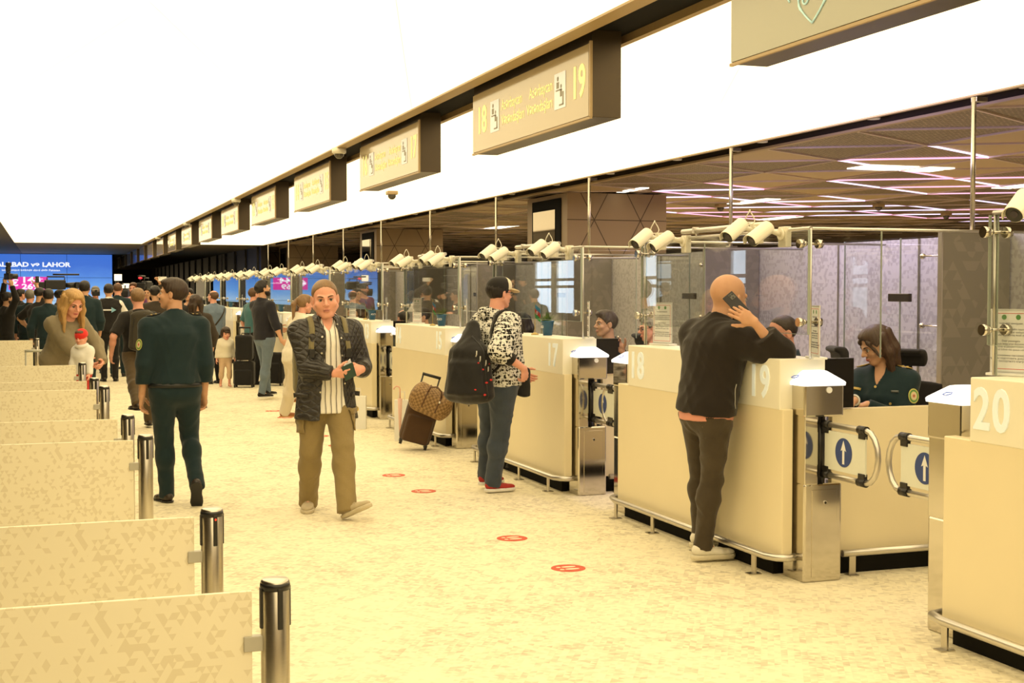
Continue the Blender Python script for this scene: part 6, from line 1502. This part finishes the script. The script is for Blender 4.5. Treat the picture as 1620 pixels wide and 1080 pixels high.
p = stand('cameraman in profile holding a large video camera at his shoulder', 92, 458, 25.0, -80, skin='tan', hair='short', haircol='black', seed=47, handR=(.16, .30, 1.50), handL=(-.05, .34, 1.55), elbowR=(.4, -.2, -1), tops=TS(M_brownc))
tv_camera(at(88, 451, D=24.8), -88, 'large black video camera on the shoulder of the cameraman')
p = stand('officer in green uniform with dark hair seen from behind, left of the hoodie woman', 76, 457, 21.0, -8, det=.75, skin='tan', hair='short', haircol='black', seed=48, fat=1.05, tops=UN(), tmat=M_uni)
p = stand('man in black T-shirt with bare forearm holding up a small phone', 61, 454, 22.4, -40, skin='tan', hair='crop', haircol='black', seed=49, fat=1.1, look=(-10, 0, 0), handR=W_(58, 452, 22.6), handL=(-.28, .10, 1.02), elbowR=(.3, .5, -1), elbowL=(-1, -.3, 0), hdirR=('w', V3(.1, 0, 1)), curlR=.5, tops=TS(M_blackc, sleeve=.45))
w = at(59, 442, D=22.4); r = empty('smartphone', tuple(w), 0.1, 'small dark phone held up in front of the video wall', 'phone'); MB().box(-.03, .03, -.005, .005, -.055, .055, bev=.004).build('case', M_black, r); MB().cyl((.01, -.006, .03), (.01, -.008, .03), .006, 12).build('camera_lens', M_chrome, r)
p = stand('officer in green uniform with greying hair seen from behind, second from left', 46, 458, 23.5, -20, skin='pink', hair='short', haircol='grey', seed=50, fat=1.05, tops=UN(), tmat=M_uni)
p = stand('man with dark hair in black jacket looking right, before the video wall', 30, 457, 27.5, -60, skin='pink', hair='short', haircol='black', seed=51, tops=TS(M_blackc, collar=.03))
p = stand('bearded man at the left edge with both arms raised holding a camera', 8, 462, 23.2, -60, det=.7, skin='tan', hair='short', haircol='black', beard=.01, seed=52, handR=W_(19, 452, 23.0), handL=W_(7, 448, 23.4), elbowR=(1, .4, .2), elbowL=(-1, 0, .3), hdirR=('w', V3(-.2, 0, 1)), hdirL=('w', V3(.2, 0, 1)), curlR=.5, curlL=.5, tops=TS(M_blackc))
photo_camera(at(13, 437, D=23.1), -60, 'black photo camera with tall flash held up at the left edge', True, 1.15)
vcam = tv_camera(at(232, 452, D=27.5), 160, 'black video camera facing us beyond the backpack man'); 
p = stand('person behind the video camera facing us, right of the plaid shirt', 232, 455, 28.4, 176, skin='tan', hair='short', haircol='black', seed=53, tops=TS(M_blackc))
tl_ = MB().sphere((.10, .10, .16), .035, 12, 8, sc=(1.3, .6, .7)).build('tally_lamp', glow('red_tally', (.8, .03, .05), .8), vcam); MB().cyl((.10, .10, .16), (.10, .10, .08), .01, 8).build('lamp_stem', M_black, tl_)

# ------------------------------------------------------------------ woman in hoodie with child
M_hood = fabric('grey_beige_fleece', (.24, .20, .125), 200, .3)
p = stand('blonde woman in grey hoodie bending over a child behind the queue barriers', 104, 450, 14.6, -150, det=.95, female=True, skin='pink', hair='long', haircol='blonde', browcol='brown', bangs=True, hairlen=.20, seed=60, sw=.165, fat=1.0, lean=28, look=(-4, -14, 0), head=1.22, pel=(.10, -.02, .93),
    handL=(-.16, .45, .90), handR=(.0, .42, .84), elbowL=(-1, -.3, -.3), elbowR=(1, -.3, -.3), hdirR=(-.8, .4, -.2), hdirL=(.6, .6, -.4), tmat=M_blackc,
    tops=[dict(name='hooded_sweatshirt', mat=M_hood, inf=.036, hem=-.06, sleeve=1.0, hood=True, slw=1.05, wr=.009, neckcut=.03, cuff=True)])
hw = p
p = stand('small child with red knitted hat and white scarf held by the woman in the hoodie', 131, 528, 13.95, 150, det=.85, female=True, skin='pink', hair='short', haircol='brown', head=1.5, back=True, seed=61, lz=.385, look=(0, -10, 0), sw=.15, footL=(-.05, 0, .05), footR=(.05, 0, .05), handL=(-.12, .1, .38), handR=(.12, .1, .38), tmat=fabric('red_leggings', (.5, .04, .03), 200, .2), smat=M_whitec, solemat=M_whitec,
    tops=[dict(name='white_coat', mat=M_whitec, inf=.035, hem=-.08, sleeve=1.0, collar=.03, wr=.006)])
H = p.H; G = Fld(); G.add(f_ell(H(0, -.012, .045), V3(.092, .112, .095) * p.hs, p.Rh)); G.cut(f_half(H(0, 0, .015), p.Rh @ V3(0, -.35, -1)), .006); G.disp = wrinkle(.002, 6, 200); sdf_obj('red_hat', G, fabric('red_knit_wool', (.66, .03, .02), 200, .4), p.root, .007)
MB().tube([H(.075 * math.cos(a), .01 + .075 * math.sin(a), -.105) for a in [i * math.pi / 8 for i in range(16)]], .028 * p.hs, 10, closed=True).build('white_scarf', M_whitec, p.root)

# ------------------------------------------------------------------ luggage and small things
def suitcase(w_, d_, h_, m, hh=.45, wheels=True, lean=0):
    r = empty('trolley_suitcase'); F = Fld(); F.add(f_box((0, 0, h_ / 2 + .04), (w_ / 2, d_ / 2, h_ / 2), .045)); F.add(f_box((0, -d_ / 2, h_ * .42), (w_ * .42, .03, h_ * .32), .03), .01); F.disp = wrinkle(.003, 3, 30)
    b = sdf_obj('case_body', F, m, r, .011)
    MB().tube([F.hit((x, 0, z), (x * 3, -1, 0))[0] for x, z in ((-w_ * .44, .1), (-w_ * .44, h_ * .9), (0, h_ * 1.0), (w_ * .44, h_ * .9), (w_ * .44, .1))], .005, 6).build('zip_line', M_black, b)
    if hh: 
        hd = MB(); hd.tube([(-.09, d_ / 2 - .03, h_), (-.09, d_ / 2 - .03, h_ + hh)], .009, 8); hd.tube([(.09, d_ / 2 - .03, h_), (.09, d_ / 2 - .03, h_ + hh)], .009, 8); hd.tube([(-.10, d_ / 2 - .03, h_ + hh), (.10, d_ / 2 - .03, h_ + hh)], .016, 10); hd.build('pull_handle', M_black, r)
    for x in (-1, 1):
        MB().cyl((x * (w_ / 2 - .03) - .012, d_ / 2 - .04, .028), (x * (w_ / 2 - .03) + .012, d_ / 2 - .04, .028), .028, 14).build('wheel', M_black, r)
        MB().box(x * (w_ / 2 - .03) - .015, x * (w_ / 2 - .03) + .015, -d_ / 2 + .01, -d_ / 2 + .04, 0, .05).build('foot', M_black, r)
    return r
s1 = suitcase(.33, .20, .46, fabric('dark_brown_nylon', (.075, .040, .018), 400, .3), .30); w = at(651, 712, Z=0)
s1.location = (w[0] + .02, w[1] + .05, .0); s1.rotation_euler = (math.radians(4), math.radians(16), math.radians(-12)); s1.location.z = .045
tag(s1, 'dark brown trolley suitcase tilted against the counter, checkered bag on top', 'suitcase')
t = NT('checkered_canvas'); sp = t.n('ShaderNodeTexChecker'); t.l(t.coord(), sp.inputs['Vector']); sp.inputs['Scale'].default_value = 42; t.base(t.mix(sp.outputs['Fac'], (.17, .095, .035, 1), (.31, .19, .075, 1)), .55, 0, .4); t.bump(t.noise(t.coord(), 20, 3), .2, .01)
w = at(683, 634, D=13.75); r = empty('duffel_bag', (w[0], w[1], w[2]), math.radians(-25), 'brown checkered duffel bag strapped on top of the brown suitcase', 'bag'); r.rotation_euler = (0, math.radians(24), math.radians(-20))
F = Fld(); F.add(f_elc((-.15, 0, 0), (.14, 0, -.01), .15, .11, .14, .11, (0, 0, 1))); F.add(f_box((0, 0, -.03), (.17, .10, .12), .06), .04); F.disp = wrinkle(.006, 4, 20); bb = sdf_obj('bag_body', F, t.m, r, .010)
M_lth = mat('brown_leather_trim', (.10, .045, .018), .4)
for x in (-.07, .08): MB().tube([F.hit((x, 0, 0), (0, -math.cos(a), math.sin(a)))[0] for a in [math.radians(v) for v in range(-40, 100, 15)]], .008, 6).build('leather_strap', M_lth, bb)
MB().tube([(-.07, -.10, .08), (-.06, -.14, .14), (.0, -.15, .17), (.06, -.14, .14), (.08, -.10, .08)], .009, 8).build('carry_handle', M_lth, bb); MB().sphere((.085, -.13, .03), .014, 10, 8).build('buckle', M_chrome, bb)
def bag(px, py, D, w_, h_, m, label, rz=-20, mark=False):
    p0 = at(px, py, D=D); q = at(px, 500, D=D); r = empty('carrier_bag', (p0[0], p0[1], 0), math.radians(rz), label, 'bag')
    mb = MB(); mb.prism([(-w_ / 2, -.05), (w_ / 2, -.05), (w_ / 2, .05), (-w_ / 2, .05)], 0.0, h_); b = mb.build('bag_body', m, r)
    for y in (-.051, .051): MB().tube([(-w_ * .2, y, h_), (-w_ * .18, y, h_ + .09), (w_ * .18, y, h_ + .09), (w_ * .2, y, h_)], .004, 6).build('cord_handle', M_whitec, b)
    if mark:
        MB().cyl((0, -.052, h_ * .62), (0, -.050, h_ * .62), .035, 24).build('gold_emblem', M_goldt, b); text('bag_lettering', 'BAKU\nDUTY FREE', .045, frame((0, -.0525, h_ * .36), (1, 0, 0), (0, 0, 1)), M_ink, b, .0005) if False else None
    return r
bag(564, 668, 16.2, .24, .40, M_white, 'white paper carrier bag with a gold emblem on the floor beside the walking man', -20, True)
b = bag(636, 690, 14.9, .16, .46, M_white, 'white bag standing behind the tilted brown suitcase', -20)
r = empty('folded_umbrella', tuple(at(633, 690, D=14.6) * V3(1, 1, 0)), 0, 'pale pink umbrella with curved handle behind the brown suitcase', 'umbrella'); MB().tube([(0, 0, .02), (0, 0, .50)], .022, 10, rs=[.006, .026]).build('canopy', mat('pale_pink_cloth', (.70, .45, .36), .6), r)
MB().tube([(0, 0, .5), (0, 0, .60)] + [(-.035 + .035 * math.cos(a), 0, .60 + .035 * math.sin(a)) for a in [i * math.pi / 6 for i in range(1, 7)]], .007, 8).build('curved_handle', mat('pale_pink_plastic', (.75, .42, .32), .4), r)
M_lug = fabric('black_luggage_nylon', (.012, .011, .010), 400, .3)
def lug(px, py, w_, h_, label, rz, hh=.3, lz=0, d_=.22):
    s_ = suitcase(w_, d_, h_, M_lug, hh); w = at(px, py, Z=0); s_.location = (w[0], w[1] + .1, lz); s_.rotation_euler[2] = math.radians(rz); tag(s_, label, 'suitcase', None); return s_
lug(388, 613, .36, .42, 'black trolley suitcase on the floor between child and bearded man', -20, .62)
w = at(388, 613, Z=0); r = empty('travel_bag', (w[0] - .0, w[1] + .06, .475), math.radians(-20), 'black travel bag standing on top of the black suitcase', 'bag'); F = Fld(); F.add(f_box((0, 0, .22), (.15, .10, .22), .05)); F.disp = wrinkle(.005, 5, 25); bb = sdf_obj('bag_body', F, M_lug, r, .012); MB().tube([(-.05, -.02, .43), (-.04, -.02, .47), (.04, -.02, .47), (.05, -.02, .43)], .008, 8).build('carry_handle', M_black, bb)
lug(436, 610, .34, .55, 'black suitcase standing behind the legs of the bearded man', -30, 0.0)
w = at(56, 575, D=15.0); s_ = suitcase(.34, .22, .52, M_lug, .48); s_.location = (w[0], w[1], 0); s_.rotation_euler[2] = math.radians(10); tag(s_, 'suitcase with pale grey pull handle behind the barrier beside the hoodie woman', 'suitcase')
for o in s_.children:
    if o.name.startswith('pull_handle'): o.data.materials.clear(); o.data.materials.append(mat('pale_grey_handle', (.50, .50, .42), .4))
w = at(131, 600, D=13.95); s_ = suitcase(.40, .26, .35, M_lug, 0.0); s_.location = (w[0], w[1], 0); s_.rotation_euler[2] = math.radians(-30); tag(s_, 'low black suitcase the child in the red hat stands on, hidden by the barrier', 'suitcase')

# desk flags, potted plants, notices on the counters
M_leaf = mat('leaf_green', (.16, .26, .05), .5, vary=.25); M_pot = mat('blue_pot', (.02, .10, .20), .4); M_pottxt = M_paper
def plant():
    r = empty('potted_plant'); po = MB().lathe([(0, 0), (.040, 0), (.055, .115), (.060, .118), (.058, .13), (.050, .128), (.046, .105), (0, .105)], 24).build('pot', M_pot, r)
    text('pot_lettering', 'ASO', .035, frame((-.0525, 0, .075), (0, -1, 0), (0, 0, 1)), M_paper, po, .001)
    rn = random.Random(3); lf = MB()
    for i in range(46):
        a = rn.random() * 6.28; t_ = rn.uniform(.1, 1.25); L = rn.uniform(.07, .12); d = Vector((math.cos(a) * math.sin(t_), math.sin(a) * math.sin(t_), math.cos(t_))); b0 = Vector((d.x * .015, d.y * .015, .11)); s_ = d.cross(Vector((0, 0, 1))).normalized()
        c1 = b0 + d * L * .5; c2 = b0 + d * L - Vector((0, 0, .02 * t_)); v = [lf.bm.verts.new(q) for q in (b0, c1 + s_ * .007, c2, c1 - s_ * .007)]; n_ = lf.bm.verts.new(c1 + d.cross(s_) * .004)
        for x, y in ((0, 1), (1, 2), (2, 3), (3, 0)): lf.bm.faces.new((v[x], v[y], n_))
    lf.build('leaves', M_leaf, r); return r
pl = plant()
def flag():
    r = empty('desk_flag'); MB().lathe([(0, 0), (.035, 0), (.035, .008), (.01, .02), (0, .02)], 20).build('base', M_goldt, r); MB().cyl((0, 0, .02), (0, 0, .30), .003, 8).build('staff', M_goldt, r)
    f = MB()
    for i in range(3):
        for j in range(6):
            y0, y1 = -.004 - j * .018, -.004 - (j + 1) * .018; z0, z1 = .285 - i * .040 - j * .012, .285 - (i + 1) * .040 - j * .012; wv = lambda q: .008 * math.sin(q * 60)
            f.quad((wv(y0), y0, z0), (wv(y1), y1, z0 - .012), (wv(y1), y1, z1 - .012), (wv(y0), y0, z1), mi=i)
    f.build('cloth', [mat('flag_blue', (.02, .25, .50), .6), mat('flag_red', (.60, .02, .03), .6), mat('flag_green', (.03, .30, .08), .6)], r)
    cr = MB(); cr.tube([(-.008, -.052 + .014 * math.cos(a), .196 + .014 * math.sin(a)) for a in [math.radians(v) for v in range(40, 321, 20)]], .0028, 6); cr.sphere((-.008, -.052 + .010, .196), .0045, 8, 6); cr.build('crescent_star', M_paper, r); return r
fl = flag()
def notice():
    r = empty('notice_stand'); MB().box(-.035, .045, -.11, .11, 0, .012, bev=.003).build('base', M_white, r)
    b = MB().box(-.003, .003, -.105, .105, .012, .31, bev=.001).build('acrylic_sheet', mat('acrylic_grey', (.62, .62, .60), .15), r)
    MB().box(-.0045, -.003, -.098, .098, .020, .300).build('paper', M_paper, b)
    M = lambda y, z: frame((-.0047, y, z), (0, -1, 0), (0, 0, 1))
    fr = MB()
    for a, c, d, e in ((-.090, .090, .2885, .291), (-.090, -.0875, .03, .29), (.0875, .090, .03, .29), (-.090, .090, .03, .0325)): fr.box(-.0050, -.0045, a, c, d, e)
    fr.build('red_border', M_red, b)
    for y in (-.035, .035): MB().cyl((-.0052, y, .272), (-.0045, y, .272), .012, 18).build('round_crest', M_patch2, b)
    body = 'Hörmətli sərnişinlər\n \nPasport nəzarətindən keçərkən\nsənədlərinizi hazır saxlayın və\nnövbə qaydalarına əməl edin\n \nDear passengers\nplease keep your documents\nready at passport control\nand follow the queue rules\n \nУважаемые пассажиры\nпросим подготовить документы\nдля паспортного контроля'
    text('notice_text', body, .0135, M(0, .155), M_ink, b, .0002)
    return r
nt = notice(); usedf = {}
def put(proto, key, x, y, rz, label, cat, group=None, z=1.286):
    o = copy_tree(proto) if usedf.get(key) else proto; usedf[key] = True
    o.location = (x, y, z); o.rotation_euler = (0, 0, math.radians(rz)); return tag(o, label, cat, group)
for i, (px, D) in enumerate(((868, 13.2), (700, 16.9), (590, 20.5), (446, 27.2), (366, 34))):
    w = at(px, 520, X=4.20); nm = ['behind the man in the cap', 'above the brown suitcase', 'right of the walking man', 'right of the bearded man', 'on a counter far above the child']
    put(pl, 'plant', 4.19, w[1], i * 50 - 6 if i else 0, 'green plant in a blue pot %s' % nm[i], 'plant', 'potted plants on the counters')
    put(fl, 'flag', 4.14, w[1] + .19, 8 - i * 5, 'small three coloured desk flag beside the plant %s' % nm[i], 'flag', 'desk flags on the counters')
for i, (px, rz, lab) in enumerate(((1600, 22, 'printed notice in clear stand on counter 20 with red border and crests'), (1048, 15, 'printed notice in a clear stand on counter 18, left of the bald man'), (1290, -19, 'notice stand seen edge-on behind the clamp of counter 19'), (931, -19, 'notice stand seen edge-on at the near end of counter 17'), (660, 15, 'printed notice in a clear stand before the woman with tied back hair'), (739, -19, 'notice stand edge-on at the near end of the third counter'), (558, 15, 'printed notice on the fourth counter right of the walking man'), (612, -19, 'notice stand edge-on at the near end of the fourth counter'), (384, -10, 'white notice stand on a far counter right of the child'))):
    w = at(px, 550, X=4.22); put(nt, 'notice', 4.22, w[1], rz, lab, 'notice', 'notices on the counters')
